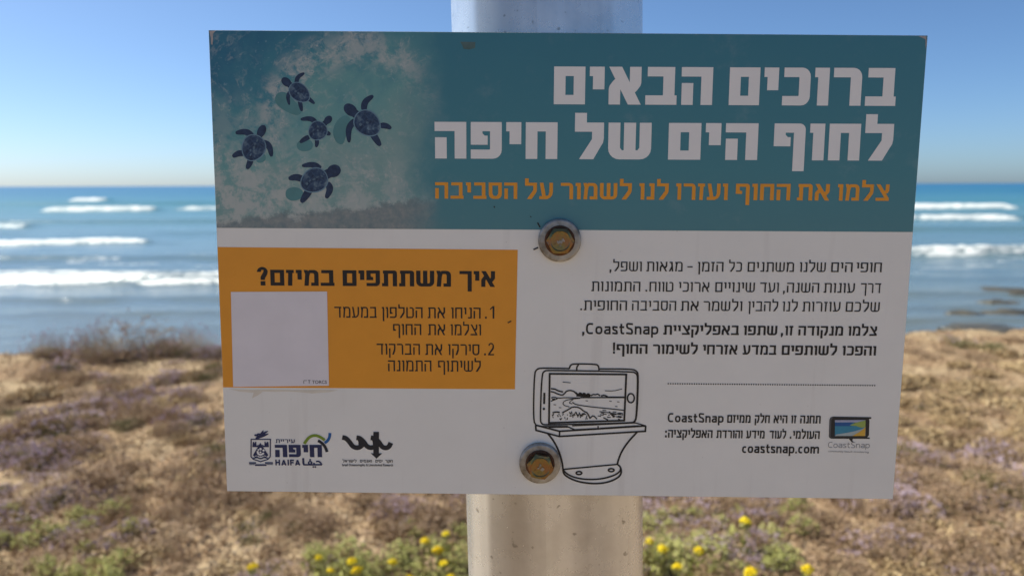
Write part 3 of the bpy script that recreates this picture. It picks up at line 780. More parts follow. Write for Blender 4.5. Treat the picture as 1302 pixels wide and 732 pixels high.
heb_line(s, [("עיריית", 352.1, 377.4)], 4.7, .2, .18, .14, Z2, (352, 561.7), (378, 562))
heb_line(s, [("חיפה", 352.1, 411.8)], 15.6, .31, .24, .11, Z2, (352, 579.8), (412, 580))
squared_latin(s, "HAIFA", (352.2, 590.2), (384.4, 590.3), 5.2, .34, Z2, .12)
s.stroke([C5(812, 482), C5(815, 545), C5(822, 570)], 26 * u, Z2); s.stroke([C5(815, 571), C5(1063, 571)], 20 * u, Z2 + 1e-5)
s.stroke([C5(905 + 22 * math.cos(a), 545 + 17 * math.sin(a)) for a in np.linspace(0, 6.2832, 14, False)], 17 * u, Z2 + 2e-5, closed=True)
s.disc(C5(905, 506), 12 * u, z=Z2); s.stroke([C5(958, 570), C5(956, 545)], 20 * u, Z2 + 3e-5)
s.disc(C5(948, 600), 11 * u, z=Z2); s.disc(C5(975, 600), 11 * u, z=Z2)
s.stroke([C5(*p_) for p_ in [(985, 530), (1015, 522), (1045, 545), (1062, 571)]], 20 * u, Z2 + 4e-5, smooth=2)
s.build("city_lettering", NAVY)
for nm, pts, m_, w in (("green_arc", [(825, 292), (850, 252), (885, 210), (925, 188), (975, 180), (1035, 200), (1098, 245)], GREEN, 36), ("blue_arc", [(1165, 150), (1162, 205), (1140, 250), (1098, 282)], BLUE, 36), ("dark_arc", [(1008, 250), (1065, 285), (1105, 335), (1130, 400)], CHAR, 36)):
    s = Sheet(); s.stroke([C5(*p_) for p_ in pts], w * u, Z2 + {"green_arc": 0, "blue_arc": 2e-5, "dark_arc": 4e-5}[nm], smooth=2); s.build("logo_arc", m_)

# ---- research institute wave and arrow logo
def C6(x, y): return P(425 + x / 12.2, 540 + y / 12.2)
s = Sheet(); u6 = 0.0000378
for k, pts in enumerate(([(148, 182), (205, 194), (260, 250), (308, 322), (370, 347), (432, 332), (478, 275)], [(368, 188), (425, 196), (480, 250), (528, 322), (590, 347), (655, 330)], [(590, 188), (650, 198), (715, 250), (760, 325), (815, 351), (872, 335), (902, 268)])):
    s.stroke([C6(*p_) for p_ in pts], 80 * u6, Z2 + k * 1e-5, smooth=2)
for k, pts in enumerate(([(400, 200), (425, 245), (422, 290), (445, 320)], [(622, 200), (645, 245), (650, 300)])):
    s.stroke([C6(*p_) for p_ in pts], 52 * u6, Z2 + (4 + k) * 1e-5, smooth=2)
s.poly([C6(*p_) for p_ in [(630, 98), (718, 98), (718, 430), (770, 430), (682, 512), (594, 430), (632, 430)]], z=Z2 + 7e-5)
heb_line(s, [("לישראל", 437.3, 456), ("ואגמים", 459.5, 475.5), ("ימים", 479, 489), ("חקר", 491.5, 502)], 3.3, .2, .17, .14, Z2, (437, 586.6), (502, 587))
latin(s, "Israel Oceanographic & Limnological Research", (437.3, 591.3), (502, 591.7), 3.2, Z2, 0.02)
s.build("institute_logo", CHAR)

# ---- small phone logo at the lower right
def C4(x, y): return P(1035 + x / 11.27, 520 + y / 11.27)
s = Sheet()
s.poly([C4(*p_) for p_ in [(228, 400), (235, 160), (250, 128), (285, 114), (832, 124), (832, 148), (800, 150), (806, 175), (800, 385), (775, 410), (812, 416), (812, 434), (265, 430), (240, 420)]], z=Z2)
s.poly([C4(*p_) for p_ in [(512, 430), (572, 432), (562, 452), (585, 488), (545, 470)]], z=Z2 + 1e-5)
ph = s.build("phone_logo", print_mat("logo_black", (0.025, 0.027, 0.028), 0.45))
def scr(nm, pts, colr, z):
    s_ = Sheet(); s_.poly([C4(*p_) for p_ in pts], z=z); return s_.build(nm, print_mat(nm + "_ink", colr, 0.45), ph)
scr("logo_frame", [(232, 395), (238, 165), (254, 134), (285, 122), (260, 160), (250, 390), (268, 420)], (0.10, 0.105, 0.11), Z3)
scr("logo_sky", [(312, 200), (312, 164), (748, 164), (748, 200)], (0.40, 0.42, 0.55), Z3)
scr("logo_sea", [(312, 390), (312, 196), (560, 196), (740, 260), (740, 390)], (0.05, 0.26, 0.38), Z3 + 2e-5)
scr("logo_deep_sea", [(312, 250), (312, 200), (580, 196), (520, 235), (560, 250)], (0.02, 0.10, 0.30), Z3 + 4e-5)
scr("logo_headland", [(525, 238), (600, 205), (690, 180), (748, 168), (748, 262), (690, 275), (620, 250)], (0.33, 0.42, 0.10), Z4)
scr("logo_surf", [(312, 390), (330, 368), (480, 345), (600, 320), (700, 290), (748, 260), (748, 390)], (0.40, 0.48, 0.47), Z4 + 2e-5)
scr("logo_sand", [(560, 390), (650, 340), (705, 300), (748, 262), (742, 390)], (0.70, 0.42, 0.06), Z5)
s = Sheet()
squared_latin(s, "CoastSnap", (1054.1, 569.6), (1106.9, 570.2), 5.2, .13, Z2)
s.build("logo_name", LGREY)
s = Sheet(); latin(s, "community beach monitoring", (1054.2, 575.0), (1106, 576.4), 2.4, Z2, 0.0)
s.build("logo_tagline", LGREY)

# ---- printed turtle hatchlings
def C3(x, y): return P(255 + x / 2.71, 30 + y / 2.71)
t = NT("turtle_shell_print")
o = t.obj()
vo = t.n("ShaderNodeTexVoronoi"); vo.feature = 'DISTANCE_TO_EDGE'; t.put(vo.inputs["Vector"], o); vo.inputs["Scale"].default_value = 260.0
ed = t.maprange(vo.outputs["Distance"], 0.03, 0.10, 1.0, 0.0)
pt = t.noise(o, 190.0, 4, 0.6)
c = t.ramp(pt, (0.38, (0.012, 0.026, 0.065)), (0.55, (0.03, 0.065, 0.13)), (0.72, (0.17, 0.25, 0.30)))
c = t.mix(t.math('MULTIPLY', ed, 0.16), c, (0.13, 0.20, 0.28))
SHELL = t.set(c, 0.45, spec=0.35)
t = NT("turtle_skin_print")
SKIN = t.set(t.ramp(t.noise(t.obj(), 330.0, 4, 0.6), (0.35, (0.016, 0.03, 0.068)), (0.65, (0.028, 0.055, 0.115)), (0.85, (0.06, 0.11, 0.18))), 0.45, spec=0.35)
RIM = print_mat("turtle_rim_print", (0.15, 0.26, 0.34), 0.45, 0.25)
SCUTE = print_mat("light_scute_print", (0.10, 0.165, 0.225), 0.45, 0.45)
SHADOW_INK = print_mat("shadow_print", (0.10, 0.255, 0.265), 0.45, 0.15)
flip = lambda q_: max(0.12, math.sin(math.pi * (0.22 + 0.74 * q_)) ** 0.8)
# shell centre, half length, half width, heading (deg, image frame y down), head (x, y, r long, r wide), flippers [(points), width], outline of its printed shadow
TUR = [
 ((338, 236), 39, 29, 48, (292, 199, 20, 14), [([(326, 205), (330, 182), (354, 168)], 15), ([(308, 230), (296, 248), (303, 278)], 14), ([(362, 250), (376, 262), (390, 274)], 14), ([(338, 262), (342, 280), (346, 300)], 15)], [(285, 228), (255, 240), (252, 270), (280, 295), (330, 318), (350, 300), (320, 262)]),
 ((573, 343), 48, 41, 35, (514, 296, 27, 19), [([(560, 296), (562, 268), (592, 247)], 22), ([(530, 332), (506, 358), (510, 408)], 22), ([(618, 350), (636, 350), (655, 360)], 20), ([(590, 378), (602, 395), (618, 420)], 24)], [(505, 310), (470, 325), (450, 370), (465, 410), (490, 418), (500, 380), (520, 340)]),
 ((401, 368), 33, 31, 140, (437, 330, 17, 12), [([(396, 340), (378, 324), (342, 328)], 18), ([(425, 372), (436, 376), (446, 380)], 16), ([(372, 388), (356, 396), (340, 408)], 17), ([(398, 395), (400, 408), (396, 424)], 15)], [(345, 395), (325, 415), (340, 440), (385, 435), (385, 400)]),
 ((180, 426), 45, 40, 118, (208, 368, 24, 14), [([(178, 388), (156, 368), (118, 374)], 22), ([(214, 406), (236, 418), (243, 456)], 22), ([(146, 444), (128, 444), (108, 456)], 21), ([(172, 462), (168, 478), (158, 498)], 21)], [(220, 440), (225, 470), (200, 480), (185, 468)]),
 ((390, 539), 48, 40, 158, (458, 506, 26, 21), [([(412, 498), (388, 482), (348, 488)], 20), ([(434, 548), (448, 566), (432, 600)], 24), ([(350, 534), (330, 526), (302, 532)], 24), ([(376, 568), (364, 588), (346, 614)], 26)], [(330, 560), (295, 565), (290, 595), (315, 612), (350, 600), (355, 575)]),
]
for k, (cen, a_, b_, hd, head, fl, patch_) in enumerate(TUR):
    ctr = C3(*cen)
    tu = bpy.data.objects.new("turtle_picture", None); col.objects.link(tu); tu.parent = sign; tu.empty_display_size = 0.01
    tu.location = (ctr.x, ctr.y, 0)
    def add(nm, sh, mat):
        sh.v = [(x - ctr.x, y - ctr.y, z) for x, y, z in sh.v]; ob = sh.build(nm, mat, tu); return ob
    sc3 = (C3(cen[0] + 50, cen[1]) - ctr).length / 50
    s = Sheet(); pp = [C3(*p_) for p_ in patch_]
    for _ in range(3):
        pp = [w_ for i in range(len(pp)) for w_ in (pp[i] * .75 + pp[(i + 1) % len(pp)] * .25, pp[i] * .25 + pp[(i + 1) % len(pp)] * .75)]
    s.poly(pp, z=Z2 - 2e-5); add("printed_shadow", s, SHADOW_INK)  # the hatchling's shadow, drawn as a flat patch of darker teal
    ang_ = R_(hd if hd < 90 else hd)            # image heading measured so that the shell's long axis follows the head
    hx, hy = C3(head[0], head[1]); ax = math.atan2(hy - ctr.y, hx - ctr.x)
    def egg(ra, rb, z, sh):
        pts = []
        for i in range(40):
            q_ = 2 * math.pi * i / 40; lx = ra * math.cos(q_); ly = rb * math.sin(q_) * (1 + 0.12 * math.cos(q_))
            pts.append((ctr.x + lx * math.cos(ax) - ly * math.sin(ax), ctr.y + lx * math.sin(ax) + ly * math.cos(ax)))
        sh.poly(pts, z=z)
    for pts, w in fl:
        s = Sheet(); s.stroke([C3(*p_) for p_ in pts], w * sc3, Z2 + 1e-5, taper=flip, smooth=3); add("flipper", s, SKIN)
    s = Sheet()
    mid = Vector((hx, hy)) * .55 + ctr * .45
    s.disc((hx, hy), head[2] * sc3 * .95, head[3] * sc3, Z2 + 3e-5, rot=ax)
    s.stroke([mid, Vector((hx, hy))], head[3] * 1.5 * sc3, Z2 + 2e-5)
    add("head", s, SKIN)
    s = Sheet(); egg(a_ * sc3 * 1.04, b_ * sc3 * 1.05, Z3 - 3e-5, s); add("shell_rim", s, RIM)
    s = Sheet(); egg(a_ * sc3 * .97, b_ * sc3 * .95, Z3, s); add("shell", s, SHELL)
    rsk = random.Random(40 + k)
    for q_ in range(5):
        lx = (-.55 + .3 * q_) * a_ * sc3; ly = (.06 + .12 * rsk.uniform(-1, 1) + (.32 * (q_ % 2) if k in (1, 2) else 0)) * b_ * sc3; n6 = 7
        wx_, wy_ = a_ * sc3 * rsk.uniform(.08, .15), b_ * sc3 * rsk.uniform(.06, .15)
        s = Sheet(); s.poly([(ctr.x + (lx + wx_ * rsk.uniform(.7, 1.2) * math.cos(z_)) * math.cos(ax) - (ly + wy_ * math.sin(z_)) * math.sin(ax), ctr.y + (lx + wx_ * math.cos(z_)) * math.sin(ax) + (ly + wy_ * rsk.uniform(.7, 1.2) * math.sin(z_)) * math.cos(ax)) for z_ in [2 * math.pi * j_ / n6 for j_ in range(n6)]], z=Z3 + 3e-5)
        add("light_scute", s, SCUTE)

# ---- wear: chipped corner, scratches, glue marks
CORE = print_mat("bare_core", (0.40, 0.37, 0.36), 0.6, 0.25)
for pts in ([(264.0, 38.5), (272.5, 37.8), (268.6, 42), (269.2, 48), (268.4, 56), (266.4, 55), (266.0, 46)], [(1166, 47.8), (1176, 48), (1176.6, 58), (1175, 64), (1174.8, 52), (1170, 49.6)]):
    s = Sheet(); s.poly([P(*p_) for p_ in pts], z=Z2); s.build("chipped_corner", CORE)
for a_, b_, w in (((683.5, 283), (686.8, 289), .0008), ((678.5, 317.4), (684.5, 314.6), .0009), ((646.5, 410.2), (651, 407.8), .0007), ((628, 262), (629, 264), .0006), ((674, 275), (675.5, 276), .0005)):
    s = Sheet(); s.stroke([P(*a_), P(*b_)], w, Z4); s.build("scratch", INK)
s = Sheet()
s.poly([P(*p_) for p_ in [(292, 493), (322, 494.5), (352, 493.8), (372, 494.8), (410, 494.4), (432, 495), (420, 497.5), (398, 499), (384, 497.6), (366, 496.5), (352, 497), (336, 496.4), (330, 501), (322, 505), (324, 498), (306, 496.5)]], z=Z1 - 2e-5)
s.build("glue_smear", print_mat("old_glue", (0.735, 0.68, 0.56), 0.5, 0.08))
s = Sheet()
s.poly([P(583.5, 53), P(603, 53.4), P(602.5, 61), P(595, 63), P(588, 62), P(586, 57)], z=Z2)
s.build("tape_residue", print_mat("residue", (0.09, 0.155, 0.15), 0.6, 0.35))

# ------------------------------------------------------------------ bolts
t = NT("zinc_washer")
o = t.obj(); n = t.noise(o, 260.0, 5, 0.6); n2 = t.noise(o, 70.0, 3, 0.5)
t.bump(n, 0.2, 0.0006)
WASH = t.set(t.ramp(t.math('ADD', t.math('MULTIPLY', n, .5), t.math('MULTIPLY', n2, .5)), (0.36, (0.15, 0.135, 0.11)), (0.52, (0.34, 0.33, 0.305)), (0.70, (0.46, 0.45, 0.42))), t.math('ADD', t.math('MULTIPLY', n, .2), .38), 0.75)
t = NT("yellow_zinc_bolt")
o = t.obj(); n = t.noise(o, 130.0, 4, 0.6); n2 = t.noise(o, 320.0, 4, 0.65)
c = t.ramp(n, (0.28, (0.10, 0.13, 0.07)), (0.42, (0.22, 0.17, 0.07)), (0.55, (0.24, 0.13, 0.06)), (0.68, (0.22, 0.15, 0.12)), (0.8, (0.20, 0.18, 0.10)))
c = t.mix(t.maprange(n2, 0.58, 0.70, 0, 0.8), c, (0.10, 0.05, 0.025))
t.bump(n2, 0.25, 0.0005)
ZINC = t.set(c, 0.30, 0.9)
t = NT("rust"); o = t.obj()
RUST = t.set(t.ramp(t.noise(o, 300, 4), (0.3, (0.05, 0.022, 0.012)), (0.7, (0.15, 0.065, 0.025))), 0.85, 0.2)
def bolt(px, py, rotd, label, marks, tilt):
    c0 = P(px, py)
    b = thing("hex_bolt", label, "bolt", group="zinc bolts through the sign")
    b.matrix_world = SM @ Matrix.Translation((c0.x, c0.y, 0.0006)) @ Matrix.Rotation(R_(tilt[0]), 4, 'X') @ Matrix.Rotation(R_(tilt[1]), 4, 'Y')
    R1, r0, h = 0.01295, 0.0062, 0.0026
    v_, f_ = lathe([(r0, h), (r0 + .0003, h + .0002), (r0 + .0008, h + .0002), (R1 - .0014, h + .0002), (R1 - .0007, h + .00012), (R1 - .0001, h - .0004), (R1, h - .0008), (R1, -.0006)], 72)
    f_ = [tuple(reversed(x)) for x in f_]; mesh_obj("washer", v_, f_, WASH, b, True)
    # head flange (rusty), hexagon with chamfered corners and a raised round face
    v_, f_ = close(*lathe([(0.0091, h - .0004), (0.0091, h + .0007), (0.0081, h + .0014)], 48), 48, bottom=False)
    mesh_obj("flange", v_, f_, RUST, b)
    hz0, hz1 = h + .0013, h + .0066
    af = 0.0073
    v_ = []; f_ = []; N = 72
    def hexr(a): 
        a = (a - R_(rotd)) % (math.pi / 3) - math.pi / 6; return af / math.cos(a)
    cr = af * 1.02
    prof = [(0, hz0), (0, None), (1, hz1 - .0002), (2, hz1), (3, hz1 - .0004), (4, hz1 - .0005)]
    for j, (kind, z) in enumerate(prof):
        for k in range(N):
            a = 2 * math.pi * k / N; hr_ = hexr(a)
            if kind == 0: r = hr_; zz = z if z is not None else hz1 - .0005 - max(0, hr_ - cr) * .75
            else: r = {1: .0064, 2: .0060, 3: .0053, 4: .0030}[kind]; zz = z
            if kind == 1: zz = hz1 - .00025
            v_.append((r * math.cos(a), r * math.sin(a), zz))
    for j in range(len(prof) - 1):
        for k in range(N):
            f_.append((j * N + k, j * N + (k + 1) % N, (j + 1) * N + (k + 1) % N, (j + 1) * N + k))
    f_.append(tuple(range((len(prof) - 1) * N, len(prof) * N)))
    hd_ = mesh_obj("bolt_head", v_, f_, ZINC, b)
    v_ = []; f_ = []
    for (x0, y0, x1, y1) in marks:      # raised manufacturer's strokes
        d = Vector((x1 - x0, y1 - y0)); n_ = Vector((-d.y, d.x)).normalized() * .00042; bb = len(v_)
        for z in (hz1 - .0006, hz1 + .0001):
            for q_ in ((x0 + n_.x, y0 + n_.y), (x0 - n_.x, y0 - n_.y), (x1 - n_.x, y1 - n_.y), (x1 + n_.x, y1 + n_.y)): v_.append((q_[0], q_[1], z))
        f_ += [(bb + 4, bb + 5, bb + 6, bb + 7)] + [(bb + i, bb + (i + 1) % 4, bb + 4 + (i + 1) % 4, bb + 4 + i) for i in range(4)]
    mesh_obj("stamped_mark", v_, f_, WASH, hd_)
mm = .001
bolt(711.6, 305.5, 0, "upper yellow zinc hex bolt on washer at the teal header's lower edge", [(-1.8 * mm, .2 * mm, -1.0 * mm, -1.6 * mm), (-1.0 * mm, -1.6 * mm, -.3 * mm, .6 * mm), (-.3 * mm, .6 * mm, .6 * mm, -1.4 * mm), (.6 * mm, -1.4 * mm, 1.4 * mm, 1.6 * mm), (1.4 * mm, 1.6 * mm, 2.4 * mm, -.2 * mm), (-.6 * mm, -2.5 * mm, .6 * mm, -2.5 * mm)], (0.0, 0.0))
bolt(688.6, 587.2, -10, "lower greenish zinc hex bolt on washer beside the drawn phone cradle", [(-.4 * mm, 2.2 * mm, .4 * mm, 1.2 * mm), (.4 * mm, 1.2 * mm, -.8 * mm, .5 * mm), (.2 * mm, -1.6 * mm, 1.6 * mm, .0 * mm), (1.0 * mm, -2.2 * mm, 2.3 * mm, -.6 * mm), (-1.8 * mm, -.4 * mm, -.6 * mm, -.4 * mm)], (0.0, 0.0))

# ------------------------------------------------------------------ plants
DRY = island_mat("dry_leaves", [(0.0, (0.13, 0.075, 0.04)), (0.35, (0.26, 0.165, 0.09)), (0.7, (0.40, 0.275, 0.16)), (1.0, (0.52, 0.39, 0.24))])
DRYH = island_mat("dried_heads", [(0.0, (0.26, 0.155, 0.085)), (0.5, (0.42, 0.285, 0.18)), (1.0, (0.54, 0.40, 0.28))])
LIL = island_mat("lilac_blossom", [(0.0, (0.30, 0.19, 0.15)), (0.4, (0.42, 0.31, 0.34)), (0.8, (0.54, 0.42, 0.50)), (1.0, (0.66, 0.55, 0.61))])
OLV = island_mat("olive_leaves", [(0.0, (0.08, 0.075, 0.03)), (0.5, (0.16, 0.15, 0.06)), (1.0, (0.30, 0.25, 0.12))])
GRN = island_mat("green_leaves", [(0.0, (0.13, 0.12, 0.03)), (0.5, (0.25, 0.24, 0.06)), (1.0, (0.42, 0.38, 0.14))])
PALE = island_mat("pale_bracts", [(0.0, (0.34, 0.35, 0.10)), (0.5, (0.48, 0.46, 0.16)), (1.0, (0.60, 0.56, 0.25))])
YEL = island_mat("yellow_petals", [(0.0, (0.68, 0.44, 0.01)), (0.6, (0.82, 0.64, 0.015)), (1.0, (0.86, 0.74, 0.06))])
TWIG = island_mat("twigs", [(0.0, (0.13, 0.085, 0.05)), (0.6, (0.26, 0.18, 0.115)), (1.0, (0.40, 0.31, 0.21))])
STRAW = island_mat("straw", [(0.0, (0.28, 0.18, 0.09)), (0.6, (0.42, 0.30, 0.16)), (1.0, (0.56, 0.43, 0.26))])

def leaves_mesh(cs, size, rg, elong=2.0, bias=None):
    n_ = len(cs); d = rg.normal(size=(n_, 3)); 
    if bias is not None: d += bias
    d /= np.linalg.norm(d, axis=1)[:, None]
    q_ = rg.normal(size=(n_, 3)); w_ = np.cross(d, q_); w_ /= np.linalg.norm(w_, axis=1)[:, None]
    l = size * rg.uniform(.6, 1.4, n_)[:, None]
    v_ = np.stack([cs - d * l * .5, cs + w_ * l / elong * .5, cs + d * l * .5, cs - w_ * l / elong * .5], 1).reshape(-1, 3)
    f_ = np.arange(n_ * 4).reshape(-1, 4); return v_, f_
def tubes_mesh(a, b, r0, r1, rg):
    n_ = len(a); d = b - a; d /= np.linalg.norm(d, axis=1)[:, None] + 1e-9
    u_ = np.cross(d, np.array([.3, .5, .81])); u_ /= np.linalg.norm(u_, axis=1)[:, None] + 1e-9; w_ = np.cross(d, u_)
    vs_ = []
    for k in range(3):
        o_ = u_ * math.cos(k * 2.0944) + w_ * math.sin(k * 2.0944); vs_.append(a + o_ * r0)
    for k in range(3):
        o_ = u_ * math.cos(k * 2.0944) + w_ * math.sin(k * 2.0944); vs_.append(b + o_ * r1)
    v_ = np.stack(vs_, 1).reshape(-1, 3); i = np.arange(n_)[:, None] * 6
    f_ = np.concatenate([np.concatenate([i + k, i + (k + 1) % 3, i + 3 + (k + 1) % 3, i + 3 + k], 1) for k in range(3)]); return v_, f_
OCT_V = np.array([(1, 0, 0), (-1, 0, 0), (0, 1, 0), (0, -1, 0), (0, 0, 1), (0, 0, -1)], float)
OCT_F = np.array([(0, 2, 4), (2, 1, 4), (1, 3, 4), (3, 0, 4), (2, 0, 5), (1, 2, 5), (3, 1, 5), (0, 3, 5)])
def blobs_mesh(cs, size, rg, flat=1.0):
    n_ = len(cs); sc_ = size * rg.uniform(.6, 1.35, (n_, 1, 3)); sc_[:, :, 2] *= flat
    v_ = (OCT_V[None] * sc_ + rg.normal(size=(n_, 6, 3)) * size * .18 + cs[:, None, :]).reshape(-1, 3)
    f_ = (OCT_F[None] + np.arange(n_)[:, None, None] * 6).reshape(-1, 3); return v_, f_
def dome(n_, r, h, rg, lo=0.55):
    a = rg.uniform(0, 2 * np.pi, n_); cz = rg.uniform(0.0, 1, n_); rad = np.sqrt(1 - cz ** 2); s_ = rg.uniform(lo, 1, n_) ** .6
    lump = 0.72 + 0.5 * vnoise(np.cos(a) * 2 + 5, np.sin(a) * 2 + cz * 3 + 5, int(rg.integers(1e6)))
    return np.stack([np.cos(a) * rad * s_ * r * lump, np.sin(a) * rad * s_ * r * lump, cz * s_ * h * lump + .004], 1)
def cushion(name, label, cat, r, h, seed, leafm, headm, nl=900, nh=90, ntw=70, hsize=.008, leaf=.016):
    rg = np.random.default_rng(seed)
    root = thing(name, label, cat)
    tips = dome(ntw, r, h, rg, .8); v_, f_ = tubes_mesh(tips * np.array([.12, .12, 0]), tips, .0022, .0008, rg)
    mesh_obj("twigs", v_.tolist(), f_.tolist(), TWIG, root)
    v_, f_ = leaves_mesh(dome(nl, r * .97, h * .92, rg, .25), leaf, rg, 2.6, np.array([0, 0, .7])); mesh_obj("foliage", v_.tolist(), f_.tolist(), leafm, root)
    if headm:
        cl = dome(nh, r * 1.02, h * 1.06, rg, .9); cs = np.repeat(cl, 5, 0) + rg.normal(size=(nh * 5, 3)) * hsize * .8
        v_, f_ = blobs_mesh(cs, hsize * .62, rg); mesh_obj("blossoms", v_.tolist(), f_.tolist(), headm, root)
    return root
protos = {}
protos['dry'] = [cushion("dry_shrub", "x", "shrub", .20, .13, 100 + k, DRY, DRYH, 800, 110) for k in range(3)]
protos['lilac'] = [cushion("flowering_shrub", "x", "shrub", .20, .14, 200 + k, DRY if k else OLV, LIL, 700, 80, hsize=.009) for k in range(3)]
protos['green'] = [cushion("green_shrub", "x", "shrub", .17, .13, 300 + k, OLV, DRYH if k else LIL, 1200, 25) for k in range(2)]
protos['pale'] = [cushion("pale_herb", "x", "plant", .11, .16, 400 + k, GRN, PALE, 200, 45, 40, .011, .024) for k in range(2)]
BUSHL = island_mat("bush_leaves", [(0.0, (0.20, 0.15, 0.08)), (0.4, (0.36, 0.27, 0.16)), (0.7, (0.30, 0.30, 0.14)), (1.0, (0.60, 0.47, 0.34))])
BTW = island_mat("bush_twigs", [(0.0, (0.24, 0.17, 0.11)), (1.0, (0.50, 0.40, 0.29))])
protos['bush'] = [cushion("twiggy_bush", "x", "bush", .34, .40, 600 + k, BUSHL, LIL if k else DRYH, 360, 100, 150, hsize=.009, leaf=.018) for k in range(2)]
for b_ in protos['bush']:
    for ch in b_.children:
        if ch.name.startswith('twigs'): ch.data.materials[0] = BTW
protos['straw'] = [cushion("straw_tuft", "x", "grass", .19, .10, 500 + k, STRAW, None, 1000, 0, 60, leaf=.034) for k in range(2)]
used = {}
def side_word(px):
    return "left of the sign" if px < 290 else ("below the sign, left of the post" if px < 660 else ("below the sign, right of the post" if px < 1140 else "right of the sign"))
def far_word(y): return "near the camera" if y < 3.6 else ("on the middle ground" if y < 5.6 else "at the seaward edge")
KIND = {'bush': "twiggy brown bush", 'dry': "low brown dried-out shrub", 'lilac': "shrub with lilac blossoms", 'green': "small olive green shrub", 'pale': "pale green budding herb", 'straw': "dry straw grass tuft"}
GRP = {'bush': "twiggy bushes", 'dry': "dried shrubs", 'lilac': "lilac flowering shrubs", 'green': "olive green shrubs", 'pale': "pale green herbs", 'straw': "dry grass tufts"}
def plant(kind, px, py, sc_, hs=1.0, pxy=None):
    sc_ *= {'dry': .72, 'lilac': .7, 'green': .7, 'pale': .5, 'straw': .9, 'bush': 1.0}[kind]
    x, y, z = on_ground(px, py)
    lim = float(edge_y(np.array([x]))[0]) - .12
    if y > lim:
        y = lim - rng.uniform(0, .15); z = float(ground_z(np.array([x]), np.array([y]))[0])
    pr = protos[kind]; k = rng.integers(len(pr)); src = pr[k]
    key = src.name
    if key not in used: used[key] = 1; r_ = src
    else: r_ = copy_tree(src)
    r_.location = (x, y, z - .004); r_.rotation_euler = (0, 0, rng.uniform(0, 6.28)); r_.scale = (sc_ * rng.uniform(.8, 1.5), sc_ * rng.uniform(.75, 1.2), sc_ * hs * rng.uniform(.65, 1.1))
    w = side_word(px); d = far_word(y)
    r_["label"] = KIND[kind] + " " + d + ", " + w; r_["group"] = GRP[kind] + " " + d + ", " + w
    return r_
def scatter(kind, x0, x1, y0, y1, n_, s0, s1, hs=(.8, 1.2)):
    for _ in range(n_):
        plant(kind, rng.uniform(x0, x1), rng.uniform(y0, y1), rng.uniform(s0, s1), rng.uniform(*hs))
# left of the sign
scatter('lilac', -20, 130, 520, 600, 11, .8, 1.2)
scatter('lilac', 120, 285, 505, 545, 7, .6, .95)
scatter('green', 130, 220, 520, 560, 2, .6, .9)
scatter('dry', -20, 290, 480, 640, 24, .7, 1.2)
scatter('straw', -10, 290, 455, 520, 8, .7, 1.2, (.5, .8))
scatter('lilac', 50, 240, 470, 490, 5, .6, .9)
scatter('green', 70, 280, 462, 492, 5, .5, .8)
scatter('dry', 180, 300, 560, 640, 6, .5, .9)
scatter('pale', -10, 180, 650, 750, 26, .6, 1.1)
scatter('lilac', -10, 180, 630, 735, 9, .5, .8)
scatter('dry', 0, 290, 640, 740, 12, .45, .8)
scatter('green', 265, 300, 570, 600, 2, .7, 1.0)
# the bush line on the left skyline
for px_b, sc_b, k_b in ((70, .45, 'bush'), (88, .6, 'bush'), (112, .5, 'bush'), (140, .8, 'bush'), (165, .92, 'bush'), (190, .78, 'bush'), (222, .7, 'bush'), (245, .55, 'bush'), (262, .5, 'bush'), (100, 1.0, 'lilac'), (205, 1.3, 'lilac'), (240, 1.0, 'green'), (270, 1.2, 'lilac'), (282, 1.0, 'lilac'), (150, 1.2, 'dry')):
    plant(k_b, px_b, 451 + rng.uniform(-3, 3), sc_b, 1.15)
# below the sign
scatter('dry', 290, 600, 615, 690, 20, .5, .9)
scatter('green', 305, 380, 655, 690, 4, .5, .7)
scatter('lilac', 480, 600, 620, 670, 7, .5, .8)
scatter('pale', 520, 600, 670, 745, 13, .6, 1.0)
scatter('pale', 390, 520, 705, 750, 18, .6, 1.0)
scatter('lilac', 300, 420, 710, 745, 5, .4, .6)
scatter('lilac', 815, 1000, 630, 725, 19, .5, .85)
scatter('pale', 815, 1030, 655, 750, 40, .6, 1.2)
scatter('dry', 830, 1150, 625, 745, 26, .5, .9)
scatter('lilac', 1000, 1150, 635, 700, 5, .5, .8)
# low dry mat over the whole slope
scatter('dry', -20, 290, 460, 740, 34, .45, .9, (.5, .8))
scatter('straw', -20, 290, 460, 740, 26, .4, .8, (.5, .9))
scatter('dry', 290, 1140, 615, 745, 26, .35, .7, (.5, .8))
scatter('straw', 290, 1140, 615, 745, 20, .35, .7, (.5, .9))
scatter('dry', 1140, 1330, 440, 740, 26, .45, .8, (.5, .8))
scatter('straw', 1140, 1330, 440, 740, 22, .45, .8, (.5, .9))
scatter('lilac', -20, 160, 540, 660, 14, .4, .7, (.6, .9))
scatter('lilac', 100, 285, 460, 560, 12, .4, .7, (.6, .9))
scatter('green', -20, 285, 460, 640, 10, .4, .7, (.6, .9))
scatter('green', 300, 1140, 630, 740, 12, .35, .6, (.6, .9))
scatter('lilac', 1140, 1330, 560, 740, 10, .4, .7, (.6, .9))
scatter('green', 1140, 1330, 480, 740, 9, .35, .6, (.6, .9))
# the slope goes on past both sides of the frame
for a_, b_ in ((-620, -20), (1330, 1950)):
    scatter('dry', a_, b_, 450, 740, 34, .5, 1.0, (.5, .9)); scatter('lilac', a_, b_, 450, 740, 20, .5, .9, (.6, .9)); scatter('straw', a_, b_, 450, 740, 16, .5, .9, (.5, .9)); scatter('green', a_, b_, 450, 740, 8, .5, .8, (.6, .9)); scatter('pale', a_, b_, 620, 740, 10, .6, 1.0)
